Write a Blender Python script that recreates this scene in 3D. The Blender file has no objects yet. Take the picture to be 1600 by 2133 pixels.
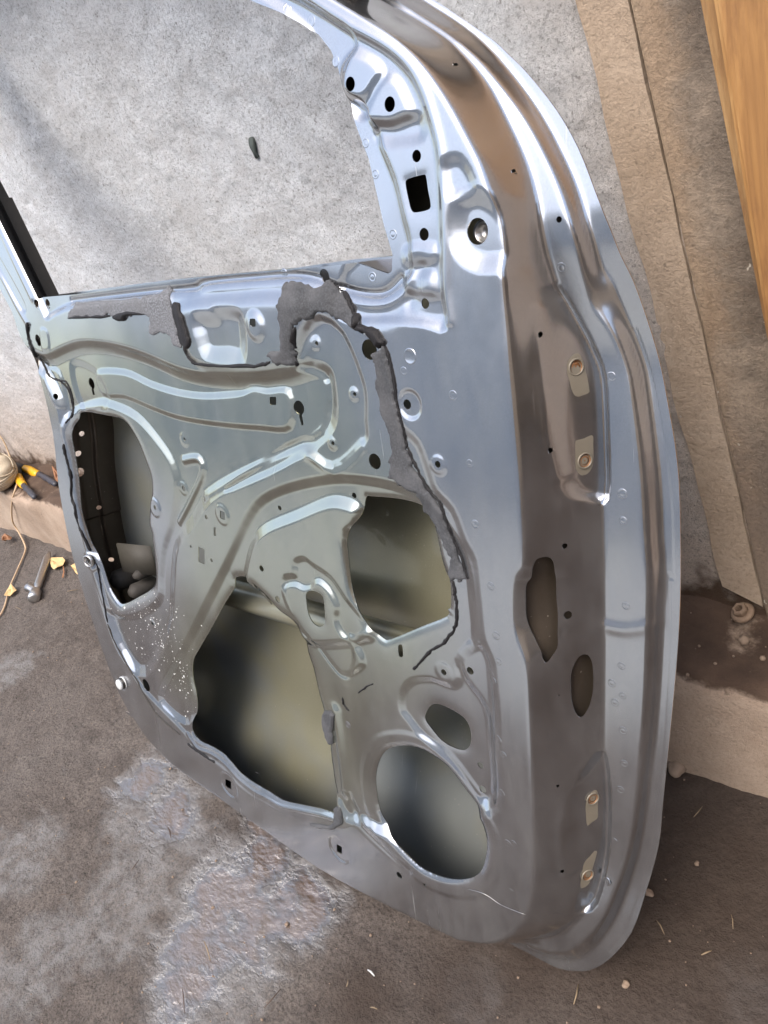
import bpy, bmesh, math, random
import numpy as np
from mathutils import Vector, Matrix
rng = random.Random(7); nrng = np.random.default_rng(5)
SC = bpy.context.scene
C = SC.collection
# ------------------------------------------------------------------ camera
F = 1602.; CX, CY = 800., 1066.5; H = .92
def _basis():
    Vh = np.array([-939-CX, 765-CY, F]); X = -Vh/np.linalg.norm(Vh)
    D = np.array([1950-CX, 2946-CY, F]); D -= X*(X@D); D /= np.linalg.norm(D)
    Y = np.cross(-D, X); a = math.radians(10)
    Z = -D*math.cos(a)+Y*math.sin(a)
    Y = np.cross(Z, X); return np.array([X, Y, Z])
RC = _basis(); CAM = np.array([0, 0, H])
cam = bpy.data.cameras.new('camera'); co = bpy.data.objects.new('camera', cam); C.objects.link(co)
cam.sensor_fit = 'VERTICAL'; cam.sensor_height = 24*2133/F; cam.lens = 24
cam.clip_start = .02; cam.clip_end = 500
m = Matrix.Identity(4)
for i in range(3):
    m[i][0] = RC[i, 0]; m[i][1] = -RC[i, 1]; m[i][2] = -RC[i, 2]; m[i][3] = CAM[i]
co.matrix_world = m; SC.camera = co
# ------------------------------------------------------------------ light
SUN_EL, SUN_AZ = 54, 172      # azimuth: compass-like, measured from +Y clockwise
w = bpy.data.worlds.new('World'); SC.world = w; w.use_nodes = True
nt = w.node_tree; nt.nodes.clear()
sky = nt.nodes.new('ShaderNodeTexSky'); sky.sky_type = 'NISHITA'; sky.sun_disc = False
sky.sun_elevation = math.radians(SUN_EL); sky.sun_rotation = math.radians(SUN_AZ)
sky.dust_density = 3.0; sky.air_density = 1.0; sky.ozone_density = .4
bg = nt.nodes.new('ShaderNodeBackground'); bg.inputs[1].default_value = .14
out = nt.nodes.new('ShaderNodeOutputWorld')
hs = nt.nodes.new('ShaderNodeHueSaturation'); hs.inputs['Saturation'].default_value = .80   # thin high haze
nt.links.new(sky.outputs[0], hs.inputs['Color']); nt.links.new(hs.outputs[0], bg.inputs[0]); nt.links.new(bg.outputs[0], out.inputs[0])
sl = bpy.data.lights.new('sun', 'SUN'); sl.energy = 1.3; sl.angle = math.radians(34); sl.color = (1, .93, .84)
so = bpy.data.objects.new('sun', sl); C.objects.link(so)
_az, _el = math.radians(SUN_AZ), math.radians(SUN_EL)
sd = Vector((math.sin(_az)*math.cos(_el), math.cos(_az)*math.cos(_el), math.sin(_el)))
so.rotation_euler = sd.to_track_quat('Z', 'Y').to_euler()
SC.view_settings.view_transform = 'Standard'; SC.view_settings.look = 'None'
SC.view_settings.gamma = 1; SC.view_settings.exposure = 1.5
SC.view_settings.use_curve_mapping = False

# ------------------------------------------------------------------ geometry of the place
def ray(px, py): return RC@np.array([(px-CX)/F, (py-CY)/F, 1.])
def on_z(px, py, z=0.):
    r = ray(px, py); return CAM+r*((z-H)/r[2])
def on_y(px, py, y):
    r = ray(px, py); return CAM+r*(y/r[1])
PL_Y = on_z(1400, 1590)[1]          # plinth front
PL_Z = .178; WALL_Y = PL_Y+.135
LEAN = math.radians(18); TH = .082
UP = np.array([0, math.sin(LEAN), math.cos(LEAN)]); NN = np.array([0, -math.cos(LEAN), math.sin(LEAN)])
_g = on_z(1200, 2022, .018)
P0 = _g+NN*TH
BD = np.array([[1, 0, 0], UP, NN]); OD = BD@(CAM-P0)
def P(px, py, wl=0.):
    d = BD@ray(px, py); return OD+d*((wl-OD[2])/d[2])
def PX(pts, wl=0.):
    return [tuple(P(p[0], p[1], wl(p[1]) if callable(wl) else wl)[:2]) for p in pts]
def loc2world(q): return P0+BD.T@np.asarray(q)

def cat(pts, n=6, closed=True):
    p = np.array(pts, float); N = len(p); o = []
    rngi = range(N) if closed else range(N-1)
    for i in rngi:
        if closed: a, b, c, d = p[(i-1) % N], p[i], p[(i+1) % N], p[(i+2) % N]
        else: a, b, c, d = p[max(i-1, 0)], p[i], p[i+1], p[min(i+2, N-1)]
        for k in range(n):
            t = k/n
            o.append(.5*((2*b)+(-a+c)*t+(2*a-5*b+4*c-d)*t*t+(-a+3*b-3*c+d)*t**3))
    if not closed: o.append(p[-1])
    return np.array(o)

def sdf(poly, U, V):
    """signed distance, positive inside"""
    p = np.asarray(poly, float); q = np.roll(p, -1, 0)
    best = np.full(U.shape, 1e9); ins = np.zeros(U.shape, bool)
    for (ax, ay), (bx, by) in zip(p, q):
        dx, dy = bx-ax, by-ay; L = dx*dx+dy*dy
        if L < 1e-14: continue
        t = np.clip(((U-ax)*dx+(V-ay)*dy)/L, 0, 1)
        d = (U-ax-t*dx)**2+(V-ay-t*dy)**2
        np.minimum(best, d, out=best)
        if ay != by:
            c = ((ay > V) != (by > V)) & (U < (bx-ax)*(V-ay)/(by-ay)+ax)
            ins ^= c
    best = np.sqrt(best); return np.where(ins, best, -best)

G = .0013
u0, u1, v0, v1 = -.885, .150, -.034, 1.03
us = np.arange(u0, u1, G); vs = np.arange(v0, v1, G)
U, V = np.meshgrid(us, vs, indexing='ij')
NU, NV = U.shape
def sub(poly, mar):
    p = np.asarray(poly); a = p.min(0)-mar; b = p.max(0)+mar
    i0 = max(0, int((a[0]-u0)/G)); i1 = min(NU, int((b[0]-u0)/G)+2)
    j0 = max(0, int((a[1]-v0)/G)); j1 = min(NV, int((b[1]-v0)/G)+2)
    return slice(i0, i1), slice(j0, j1)
def sm(x): x = np.clip(x, 0, 1); return x*x*(3-2*x)
def coarse_sdf(poly, k=4):
    cu = us[::k]; cv = vs[::k]
    if cu[-1] < us[-1]: cu = np.append(cu, cu[-1]+G*k)
    if cv[-1] < vs[-1]: cv = np.append(cv, cv[-1]+G*k)
    a, b = np.meshgrid(cu, cv, indexing='ij'); S = sdf(poly, a, b)
    fi = (np.arange(NU)/k); fj = (np.arange(NV)/k)
    i = np.minimum(fi.astype(int), len(cu)-2); j = np.minimum(fj.astype(int), len(cv)-2)
    ti = (fi-i)[:, None]; tj = (fj-j)[None, :]
    S0 = S[i][:, j]; S1 = S[i+1][:, j]; S2 = S[i][:, j+1]; S3 = S[i+1][:, j+1]
    return (S0*(1-ti)+S1*ti)*(1-tj)+(S2*(1-ti)+S3*ti)*tj
def blur(A, sig):
    s = sig/G; r = int(3*s)+1; k = np.exp(-.5*(np.arange(-r, r+1)/s)**2); k /= k.sum()
    def one(A, ax):
        pad = [(0, 0), (0, 0)]; pad[ax] = (r, r); B = np.pad(A, pad, mode='edge'); o = np.zeros_like(A)
        for i, c in enumerate(k): o += c*(B[i:i+A.shape[0], :] if ax == 0 else B[:, i:i+A.shape[1]])
        return o
    return one(one(A, 0), 1)

# ---- contour curves of the door rim, traced: A panel edge, C end of shut face, D end of ledge, E foot of step, F hem edge
A_R = [(600, -60), (660, -30), (710, 0), (740, 17), (819, 67), (875, 124), (931, 210), (976, 292), (1000, 340), (1018, 395), (1030, 440), (1040, 487), (1046, 540), (1051, 600),
       (1062, 760), (1072, 880), (1082, 1000), (1088, 1100), (1090, 1165), (1086, 1188), (1074, 1203), (1070, 1225), (1070, 1290), (1078, 1330),
       (1093, 1370), (1100, 1410), (1104, 1500), (1108, 1600), (1110, 1700), (1110, 1800), (1106, 1860), (1095, 1905), (1080, 1935), (1050, 1958), (1010, 1967), (960, 1961), (930, 1950)]
A_L = [(700, 1832), (570, 1745), (440, 1652), (360, 1595), (300, 1532), (262, 1470), (235, 1412), (190, 1285), (150, 1155), (122, 1010), (110, 900), (75, 760), (42, 700), (27, 655), (9, 620), (-60, 490)]
A = PX(A_R)+PX(A_L)
AL = np.array(PX(A_L))
def chain(ob, ol):
    o = []
    for i, (a, b) in enumerate(AL):
        k = min(1, max(0, (i-2)/3.)); o.append((a-ol*k, b-ob*(1-k)))
    return o
TOPA = [(-1.0, 1.0), (-1.0, 1.3), (-.32, 1.10), (-.2, 1.025)]
A = A+TOPA
def ss(a, b, x): t = min(1, max(0, (x-a)/(b-a))); return t*t*(3-2*t)
def lC(y): return -(.040+.026*ss(420, 800, y)-.014*ss(1780, 2020, y))
def lD(y): return lC(y)-.001
def lE(y): return lC(y)-.017
def lF(y): return lE(y)-.0005
C_R = [(660, -62), (730, -30), (785, 0), (819, 22), (894, 67), (950, 105), (1014, 172), (1055, 244), (1100, 345), (1122, 430), (1142, 531), (1161, 595), (1180, 632), (1210, 685), (1225, 719), (1244, 775), (1251, 850), (1254, 940),
       (1255, 1035), (1256, 1120), (1258, 1200), (1258, 1331), (1258, 1462), (1258, 1572), (1262, 1637), (1262, 1725), (1256, 1790), (1245, 1850), (1219, 1900), (1175, 1937), (1131, 1950), (1083, 1950)]
D_R = [(700, -66), (775, -32), (835, 0), (880, 27), (935, 62), (990, 108), (1047, 174), (1098, 244), (1140, 322), (1172, 400), (1202, 494), (1221, 587), (1232, 632), (1262, 670), (1289, 711), (1315, 775), (1322, 831), (1334, 944), (1345, 1112), (1352, 1200),
       (1350, 1331), (1345, 1462), (1337, 1572), (1328, 1660), (1317, 1747), (1297, 1825), (1262, 1908), (1219, 1958), (1175, 1982), (1131, 1978), (1079, 1956)]
E_R = [(725, -68), (803, -34), (868, 0), (915, 30), (968, 66), (1020, 110), (1072, 170), (1122, 240), (1165, 318), (1202, 400), (1232, 494), (1255, 561), (1281, 599), (1307, 670), (1330, 737), (1349, 812), (1364, 906), (1375, 1000), (1379, 1112), (1382, 1200),
       (1376, 1331), (1369, 1462), (1358, 1572), (1345, 1681), (1332, 1760), (1306, 1847), (1280, 1917), (1245, 1968), (1210, 1995), (1166, 1998), (1122, 1983), (1079, 1961)]
F_R = [(755, -75), (840, -37), (905, 0), (950, 30), (1025, 82), (1062, 116), (1100, 154), (1160, 230), (1205, 310), (1240, 400), (1270, 475), (1292, 531), (1319, 587), (1349, 670), (1375, 756), (1397, 869), (1409, 944), (1416, 1037), (1418, 1200),
       (1413, 1331), (1402, 1462), (1391, 1572), (1380, 1681), (1372, 1760), (1345, 1856), (1315, 1943), (1271, 1996), (1236, 2018), (1210, 2023), (1166, 2018), (1122, 1996), (1061, 1961)]
def rim(R, lv, ob, ol, top):
    return PX(R, lv)+chain(ob, ol)+[(-1.0-ol, 1.0), (-1.0-ol, 1.35), (-.32, 1.10+top), (-.2, 1.025+top)]
A = cat(A, 3); Cc = cat(rim(C_R, lC, .030, .006, .03), 3); Dc = cat(rim(D_R, lD, .040, .009, .045), 3)
Ec = cat(rim(E_R, lE, .044, .011, .06), 3); Fc = cat(rim(F_R, lF, .052, .014, .075), 3)
dA, dC, dD, dE, dF = [coarse_sdf(np.array(p)) for p in (A, Cc, Dc, Ec, Fc)]
# level of C etc as function of v (from y)
def vlev(fn):
    ys = np.arange(-60, 2100, 20.); vv = np.array([P(1300, y, fn(y))[1] for y in ys]); ww = np.array([fn(y) for y in ys])
    o = np.argsort(vv); return np.interp(V, vv[o], ww[o])
WC, WD, WE, WF = vlev(lC), vlev(lD), vlev(lE), vlev(lF)
def seg(d0, d1):  # 0 at curve0, 1 at curve1, for points between
    a = np.maximum(-d0, 0); b = np.maximum(d1, 0); return a/(a+b+1e-9)
Wf = np.zeros_like(U)
s = seg(dA, dC); Wf = np.where(dA < 0, WC*s, Wf)
s = seg(dC, dD); Wf = np.where(dC < 0, WC+(WD-WC)*s, Wf)
s = seg(dD, dE); Wf = np.where(dD < 0, WD+(WE-WD)*s, Wf)
Wf = np.where(dE < 0, WE+(WF-WE)*seg(dE, dF), Wf)
Wf = np.where((U < -.70) & (V > .09) & (dA < 0), 0, Wf)
Wf = blur(Wf, .0019)

def field(u, v, A_=None):
    A_ = Wf if A_ is None else A_
    x = (np.asarray(u)-u0)/G; y = (np.asarray(v)-v0)/G
    x = np.clip(x, 0, NU-1.001); y = np.clip(y, 0, NV-1.001)
    i = x.astype(int); j = y.astype(int); a = x-i; b = y-j
    return (A_[i, j]*(1-a)+A_[i+1, j]*a)*(1-b)+(A_[i, j+1]*(1-a)+A_[i+1, j+1]*a)*b
_ws = np.arange(.02, -.1, -.0004)
def hit(px, py):
    d = BD@ray(px, py); t = (_ws-OD[2])/d[2]
    q = OD[:, None]+d[:, None]*t[None]
    h = field(q[0], q[1]); k = np.nonzero(h >= _ws)[0]
    k = k[0] if len(k) else len(_ws)-1
    return np.array([q[0][k], q[1][k], h[k]])
def HX(pts): return [tuple(hit(*p)[:2]) for p in pts]
BEV, DH = .80, .52
def add(pts, dh, bev, n=4, uv=False, blurw=None):
    """raise/lower the sheet inside an outline over a bevelled margin"""
    global Wf
    bev = bev*BEV; dh = dh*DH
    p = pts if uv else HX(pts)
    p = cat(p, n) if n > 1 else np.array(p)
    si, sj = sub(p, bev+.004); d = sdf(p, U[si, sj], V[si, sj])
    x = np.clip((d+bev/2)/bev, 0, 1); Wf[si, sj] += dh*(.65*x+.35*sm(x))
def bead(pts, dh, wid, n=4, closed=False):
    global Wf
    dh *= .75
    p = cat(HX(pts), n, closed)
    si, sj = sub(p, wid*2); u_, v_ = U[si, sj], V[si, sj]; best = np.full(u_.shape, 1e9)
    for (ax, ay), (bx, by) in zip(p[:-1], p[1:]):
        dx, dy = bx-ax, by-ay; L = dx*dx+dy*dy+1e-14; t = np.clip(((u_-ax)*dx+(v_-ay)*dy)/L, 0, 1)
        np.minimum(best, (u_-ax-t*dx)**2+(v_-ay-t*dy)**2, out=best)
    Wf[si, sj] += dh*np.exp(-best/(wid/2)**2)
def circ_uv(px, py, rpx, n=20, k=1.):
    q = hit(px, py); dep = np.linalg.norm(q-OD); r = rpx*dep/F/k; e = .004
    g = np.array([field(q[0]+e, q[1])-field(q[0]-e, q[1]), field(q[0], q[1]+e)-field(q[0], q[1]-e)])/(2*e); gl = float(np.hypot(*g)); nz = 1/math.sqrt(1+gl*gl)
    gd = g/gl if gl > 1e-6 else np.array([1., 0.]); o_ = []
    for a in range(n):
        v = np.array([r*math.cos(a*2*math.pi/n), r*math.sin(a*2*math.pi/n)]); v = v-gd*(v@gd)*(1-nz) if gl > .5 else v; o_.append((q[0]+v[0], q[1]+v[1]))
    return o_
def zz(pts, ox, oy, s): return [(ox+x/s, oy+y/s) for x, y in pts]

# ---- openings (outlines)
Z4 = lambda p: zz(p, 0, 1000, 2.667); Z5 = lambda p: zz(p, 500, 1000, 2.667); Z6 = lambda p: zz(p, 500, 1500, 2.667)
Z1 = lambda p: zz(p, 0, 500, 2.667); Z2 = lambda p: zz(p, 500, 0, 2.667); Z3 = lambda p: zz(p, 500, 500, 2.667)
H1 = Z1([(440, 960), (520, 965), (640, 990), (700, 1030), (760, 1130), (800, 1230), (828, 1310), (835, 1400), (822, 1500), (820, 1580)]) + \
     Z4([(835, 300), (850, 450), (855, 560), (830, 612), (760, 655), (685, 692), (650, 680), (600, 600), (560, 480), (510, 370), (470, 270), (440, 160)]) + \
     Z1([(430, 1350), (405, 1200), (386, 1080), (400, 1035), (425, 1000)])
H2 = Z4([(1300, 545), (1360, 545), (1390, 590), (1460, 640), (1500, 700)])+Z5([(60, 580), (140, 650), (200, 720), (290, 790), (330, 860), (370, 960), (400, 1050), (430, 1180), (460, 1290), (490, 1450)]) + \
     Z6([(500, 200), (520, 350), (530, 480), (522, 522), (450, 500), (330, 475), (230, 450), (150, 400), (80, 360), (0, 303)]) + \
     Z4([(1250, 1540), (1180, 1490), (1100, 1450), (1065, 1400), (1065, 1340), (1090, 1280), (1085, 1200), (1065, 1100), (1065, 1010), (1100, 940), (1180, 800), (1240, 690), (1295, 600)])
H3 = Z5([(690, 100), (720, 95), (850, 105), (950, 125), (1020, 155), (1050, 200), (1080, 290), (1110, 430), (1140, 525), (1150, 540), (1162, 600), (1162, 712), (1145, 722), (1143, 762), (1000, 820), (830, 890),
         (790, 885), (740, 850), (680, 780), (640, 700), (615, 600), (600, 500), (590, 400), (585, 330), (600, 280), (650, 220), (675, 170)])
H4 = Z6([(900, 150), (820, 165), (770, 220), (745, 310), (748, 400), (770, 510), (820, 620), (900, 740), (1000, 830), (1100, 880), (1200, 898), (1290, 882), (1340, 830), (1362, 730), (1355, 640), (1320, 530), (1250, 400), (1150, 270), (1050, 195), (970, 160)])
H5 = Z5([(1030, 1300), (1060, 1252), (1110, 1248), (1200, 1290), (1255, 1335), (1280, 1400), (1280, 1465), (1250, 1500), (1190, 1490), (1120, 1450), (1060, 1380), (1030, 1335)])
H6 = Z5([(365, 640), (385, 615), (420, 620), (460, 650), (470, 740), (470, 800), (440, 815), (400, 790), (375, 730)])
RECT = Z2([(918, 1015), (938, 992), (1018, 970), (1032, 985), (1045, 1060), (1058, 1130), (1050, 1163), (980, 1180), (952, 1170), (935, 1110)])
STRAP = [(1141, 1160), (1151, 1165), (1155, 1176), (1157, 1195), (1159, 1218), (1160, 1251), (1162, 1308), (1163, 1336), (1160, 1351), (1151, 1366), (1138, 1381), (1130, 1371), (1126, 1356), (1115, 1334), (1102, 1308), (1096, 1281), (1096, 1233), (1098, 1214), (1108, 1201), (1115, 1169), (1128, 1161)]
OVAL = [(1220, 1363), (1229, 1368), (1235, 1386), (1236, 1430), (1229, 1467), (1216, 1490), (1205, 1493), (1194, 1476), (1190, 1448), (1190, 1405), (1199, 1379), (1209, 1366)]
WIN = [(90, 619), (160, 613), (268, 597), (352, 586), (500, 573), (600, 565), (740, 547), (808, 570), (816, 566), (818, 530), (800, 468), (768, 330), (745, 270), (722, 200), (704, 140), (690, 105), (664, 72), (625, 48), (585, 26), (520, 0), (440, -40), (330, -100), (100, -200), (-300, -220), (-200, 60), (-60, 330), (0, 461), (80, 624)]

# ---- relief of the pressed sheet
WINR = [(95, 660), (112, 651), (150, 636), (250, 624), (319, 617), (397, 610), (424, 598), (500, 590), (600, 583), (650, 590), (700, 612), (745, 625), (792, 624), (826, 604), (843, 575), (848, 540), (840, 490), (829, 450), (811, 375), (781, 300), (759, 240), (735, 215), (713, 190), (710, 161), (716, 135), (732, 94), (721, 64), (690, 42), (640, 12), (590, -15), (500, -50), (380, -110), (100, -260), (-400, -300), (-200, 60), (-62, 330), (-2, 461), (80, 630)]
add(WINR, -.012, .012, 3)
bead([(150, 626), (319, 606), (400, 600), (424, 588), (500, 580), (600, 573), (660, 580), (720, 605), (790, 612), (830, 580)], -.003, .006)
bead([(360, 625), (430, 612), (600, 598), (680, 612), (740, 648), (800, 650), (850, 615), (868, 560)], -.004, .018)
# frame: recessed mirror field with double fold line
add([(624, -8), (710, 52), (790, 97), (837, 139), (867, 187), (894, 262), (909, 337), (916, 487), (918, 600), (928, 680), (880, 672), (800, 665), (720, 668), (690, 640), (720, 560), (780, 500), (760, 380), (700, 200), (640, 60), (520, -30)], -.0055, .009, 3)
bead([(600, -30), (690, 30), (780, 80), (845, 125), (882, 182), (908, 262), (922, 337), (930, 487), (932, 600), (940, 670)], .0018, .007)
add(Z2([(640, 290), (740, 330), (800, 400), (760, 470), (700, 545), (620, 545), (580, 480), (570, 420), (590, 350)]), .006, .010)
add(Z2([(770, 500), (830, 430), (890, 460), (940, 560), (960, 630), (900, 660), (820, 685), (730, 670), (720, 620)]), .005, .010)
add(Z2([(590, 560), (640, 550), (690, 590), (700, 640), (650, 640)]), -.008, .010)
add(Z2([(750, 690), (850, 690), (990, 650), (1010, 760), (880, 790), (800, 790), (760, 760)]), -.006, .012)
add(Z2([(1120, 920), (1220, 890), (1290, 1040), (1160, 1075)]), -.005, .012)
add([(955, 428), (985, 410), (1015, 420), (1060, 445), (1085, 500), (1080, 555), (1040, 548), (995, 548), (960, 525), (948, 478)], -.010, .018)
add(Z2([(930, 1380), (1080, 1370), (1090, 1440), (940, 1475)]), .004, .010)
add([(850, 575), (900, 570), (912, 600), (905, 618), (862, 612)], .005, .012)
add([(852, 612), (905, 612), (925, 640), (925, 665), (880, 662), (850, 650)], -.003, .010)
# armrest field
add([(375, 655), (384, 636), (410, 628), (480, 624), (580, 620), (640, 640), (600, 740), (560, 772), (470, 770), (400, 745)], .007, .016)
add([(408, 668), (440, 665), (452, 650), (482, 653), (498, 672), (500, 742), (470, 742), (430, 738), (414, 700)], -.012, .024)
add(circ_uv(533, 680, 26), .005, .010, 1, uv=True)
add(Z1([(225, 500), (262, 505), (275, 600), (235, 605)]), .002, .005)
# zone inside the sealant line
ZA = [(60, 730), (95, 742), (130, 727), (170, 715), (230, 720), (300, 740), (370, 770), (430, 783), (520, 786), (600, 775), (640, 745), (640, 690), (665, 665), (700, 660), (735, 672), (790, 720), (815, 820), (835, 890), (868, 925), (890, 984), (905, 1025), (940, 1065), (965, 1130), (985, 1170), (993, 1230), (1001, 1320), (1010, 1350),
      (1022, 1380), (1026, 1412), (1032, 1487), (1034, 1560), (1040, 1655), (1024, 1690), (960, 1710), (850, 1760), (790, 1735), (740, 1705), (712, 1716), (660, 1705), (620, 1696), (582, 1686), (550, 1668), (522, 1653), (494, 1631), (478, 1612), (458, 1594), (432, 1576), (402, 1558), (384, 1526), (330, 1470), (290, 1425), (262, 1375), (235, 1320), (205, 1220), (175, 1100), (150, 990), (128, 860), (100, 790)]
add(ZA, -.005, .014, 3)
# big basin (window regulator plane)
BAS = [(62, 742), (95, 752), (128, 738), (170, 724), (230, 728), (300, 748), (370, 779), (430, 792), (520, 796), (600, 786), (645, 772), (672, 776), (683, 800), (686, 870), (662, 910), (612, 943), (500, 995), (432, 1035), (400, 1085), (378, 1112), (362, 1150), (356, 1225), (346, 1320), (300, 1400), (262, 1372), (235, 1320), (205, 1220), (175, 1100), (150, 990), (128, 860), (100, 790)]
add(BAS, -.013, .024, 3)
add([(648, 665), (702, 682), (727, 721), (749, 777), (760, 819), (761, 875), (757, 926), (695, 980), (640, 945), (560, 985), (470, 1020), (600, 930), (670, 900), (683, 800), (640, 770), (615, 760)], -.006, .010, 3)
bead([(430, 1032), (500, 990), (600, 948), (640, 938), (695, 972), (755, 925)], .0025, .010)
add([(202, 777), (262, 775), (319, 800), (375, 817), (431, 824), (500, 819), (530, 808), (560, 812), (606, 815), (608, 888), (540, 890), (450, 882), (375, 869), (319, 849), (262, 826), (214, 821)], .006, .009)
add(H1[:0]+[(205, 838), (245, 845), (290, 868), (332, 915), (364, 965), (374, 1015), (364, 1085), (347, 1140), (340, 1200), (337, 1245), (310, 1272), (270, 1285), (235, 1275), (205, 1220), (165, 1080), (145, 960), (140, 870)], .008, .014)
bead([(385, 958), (416, 955), (424, 985), (400, 1040), (376, 1086)], .0045, .008)
add([(150, 760), (185, 765), (215, 800), (220, 850), (180, 865), (160, 820)], -.004, .014)
add([(95, 770), (125, 775), (140, 830), (135, 850), (110, 835)], .004, .010)
bead([(-40, 400), (0, 482), (34, 555), (66, 622)], .0016, .008); bead([(-40, 500), (5, 580), (30, 628), (45, 655), (58, 676)], .002, .008)
add([(-60, 440), (0, 540), (50, 632), (44, 646), (0, 575), (-60, 480)], -.004, .006)
# below the arc
ARC = [(332, 1450), (352, 1405), (380, 1356), (452, 1214), (490, 1135), (516, 1080), (546, 1042), (604, 1016), (687, 1000), (760, 1003), (830, 1018), (880, 1042), (912, 1072), (950, 1130), (970, 1180), (978, 1240), (986, 1330), (972, 1352), (952, 1380),
       (965, 1420), (1006, 1480), (1016, 1560), (1022, 1650), (1010, 1680), (900, 1740), (800, 1732), (760, 1712), (722, 1704), (690, 1660), (600, 1620), (500, 1560), (432, 1505), (402, 1496), (384, 1504), (350, 1478)]
add(ARC, -.009, .015, 3)
add(Z5([(45, 545), (55, 450), (90, 340), (160, 262), (330, 190), (500, 120), (600, 125), (660, 165), (650, 260), (600, 320), (640, 600), (740, 840), (680, 880), (600, 900), (400, 900), (280, 800), (140, 640), (80, 590)]), .011, .016)
add(Z5([(240, 560), (300, 530), (300, 460), (350, 440), (400, 475), (500, 545), (580, 660), (640, 740), (700, 830), (640, 880), (600, 880), (640, 990), (600, 1085), (540, 1060), (400, 900), (290, 760)]), -.006, .010)
add(Z5([(250, 600), (310, 575), (360, 595), (400, 590), (425, 562), (455, 562), (505, 610), (548, 700), (540, 765), (565, 835), (615, 895), (655, 920), (688, 990), (680, 1035), (600, 1075), (540, 1040), (400, 885), (320, 790), (270, 690)]), .0065, .009)
# speaker side field
add([(837, 1477), (839, 1442), (858, 1420), (894, 1416), (924, 1426), (944, 1430), (958, 1414), (953, 1384), (974, 1358), (999, 1349), (1015, 1378), (1019, 1412), (1024, 1487), (1026, 1560), (1031, 1655), (1018, 1676), (999, 1668), (984, 1654), (950, 1605), (912, 1564), (875, 1530), (852, 1500)], -.0055, .011)
q = np.array(HX(H4)); cen = q.mean(0)
add([tuple(cen+(p-cen)*1.24) for p in q], .0018, .008, 3, uv=True)
# lower lip of the big opening
bead([(392, 1528), (410, 1556), (440, 1570), (466, 1588), (488, 1611), (500, 1624), (528, 1646), (554, 1660), (585, 1678), (622, 1687), (668, 1697), (694, 1704)], .0024, .006)
bead([(700, 1480), (712, 1560), (722, 1650)], .004, .014)
bead([(725, 1655), (745, 1700), (790, 1760), (850, 1815)], -.002, .010)
for x, y, r, dh in [(853, 843, 30, -.003), (913, 968, 20, .002), (476, 1635, 27, -.0035), (707, 1770, 28, -.0035), (925, 1399, 21, .001), (464, 1072, 22, .002), (323, 1057, 20, .0025), (187, 1170, 20, .003), (660, 715, 13, .002), (739, 821, 13, .002), (694, 923, 12, .002), (385, 915, 14, .001), (383, 1017, 14, .002), (252, 1418, 20, -.002), (318, 1299, 10, .001)]:
    add(circ_uv(x, y, r), dh, .005, 1, uv=True)
# shut face: hinge pockets, dents
add([(1146, 600), (1141, 681), (1147, 812), (1164, 950), (1180, 1005), (1200, 1030), (1228, 1036), (1262, 1036), (1262, 900), (1256, 790), (1235, 730), (1200, 665), (1170, 615)], -.013, .007, 3)
add([(1254, 1570), (1229, 1592), (1204, 1629), (1188, 1662), (1180, 1704), (1178, 1764), (1188, 1815), (1201, 1863), (1206, 1900), (1240, 1880), (1262, 1790), (1266, 1720), (1266, 1640)], -.012, .007, 3)
bead([(1262, 1080), (1268, 1300), (1268, 1500)], 0.0, .01)
bead([(1255, 1306), (1300, 1312), (1348, 1306)], .0012, .012)
bead([(1144, 640), (1143, 720), (1150, 820), (1164, 930), (1178, 990)], .004, .008); bead([(1206, 1636), (1191, 1680), (1183, 1720), (1181, 1770), (1190, 1815)], .0036, .008)
# hem crease
HEMC = [(1000+x/2.667, 400+y/2.667) for x, y in [(860, 760), (930, 950), (990, 1200), (1035, 1500), (1060, 1800), (1068, 2133)]]+[(1000+x/2.287, 1200+y/2.287) for x, y in [(905, 0), (905, 200), (890, 500), (870, 800), (835, 1100), (820, 1300), (770, 1500), (700, 1680), (620, 1785)]]
bead(HEMC, -.0007, .0025)
# gentle overall unevenness of the pressed sheet
def lump(sig, amp):
    n = nrng.standard_normal((NU//16+2, NV//16+2)); n = np.kron(n, np.ones((16, 16)))[:NU, :NV]; n = blur(n, sig); return n/n.std()*amp
Wf += lump(.035, .00022)
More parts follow.
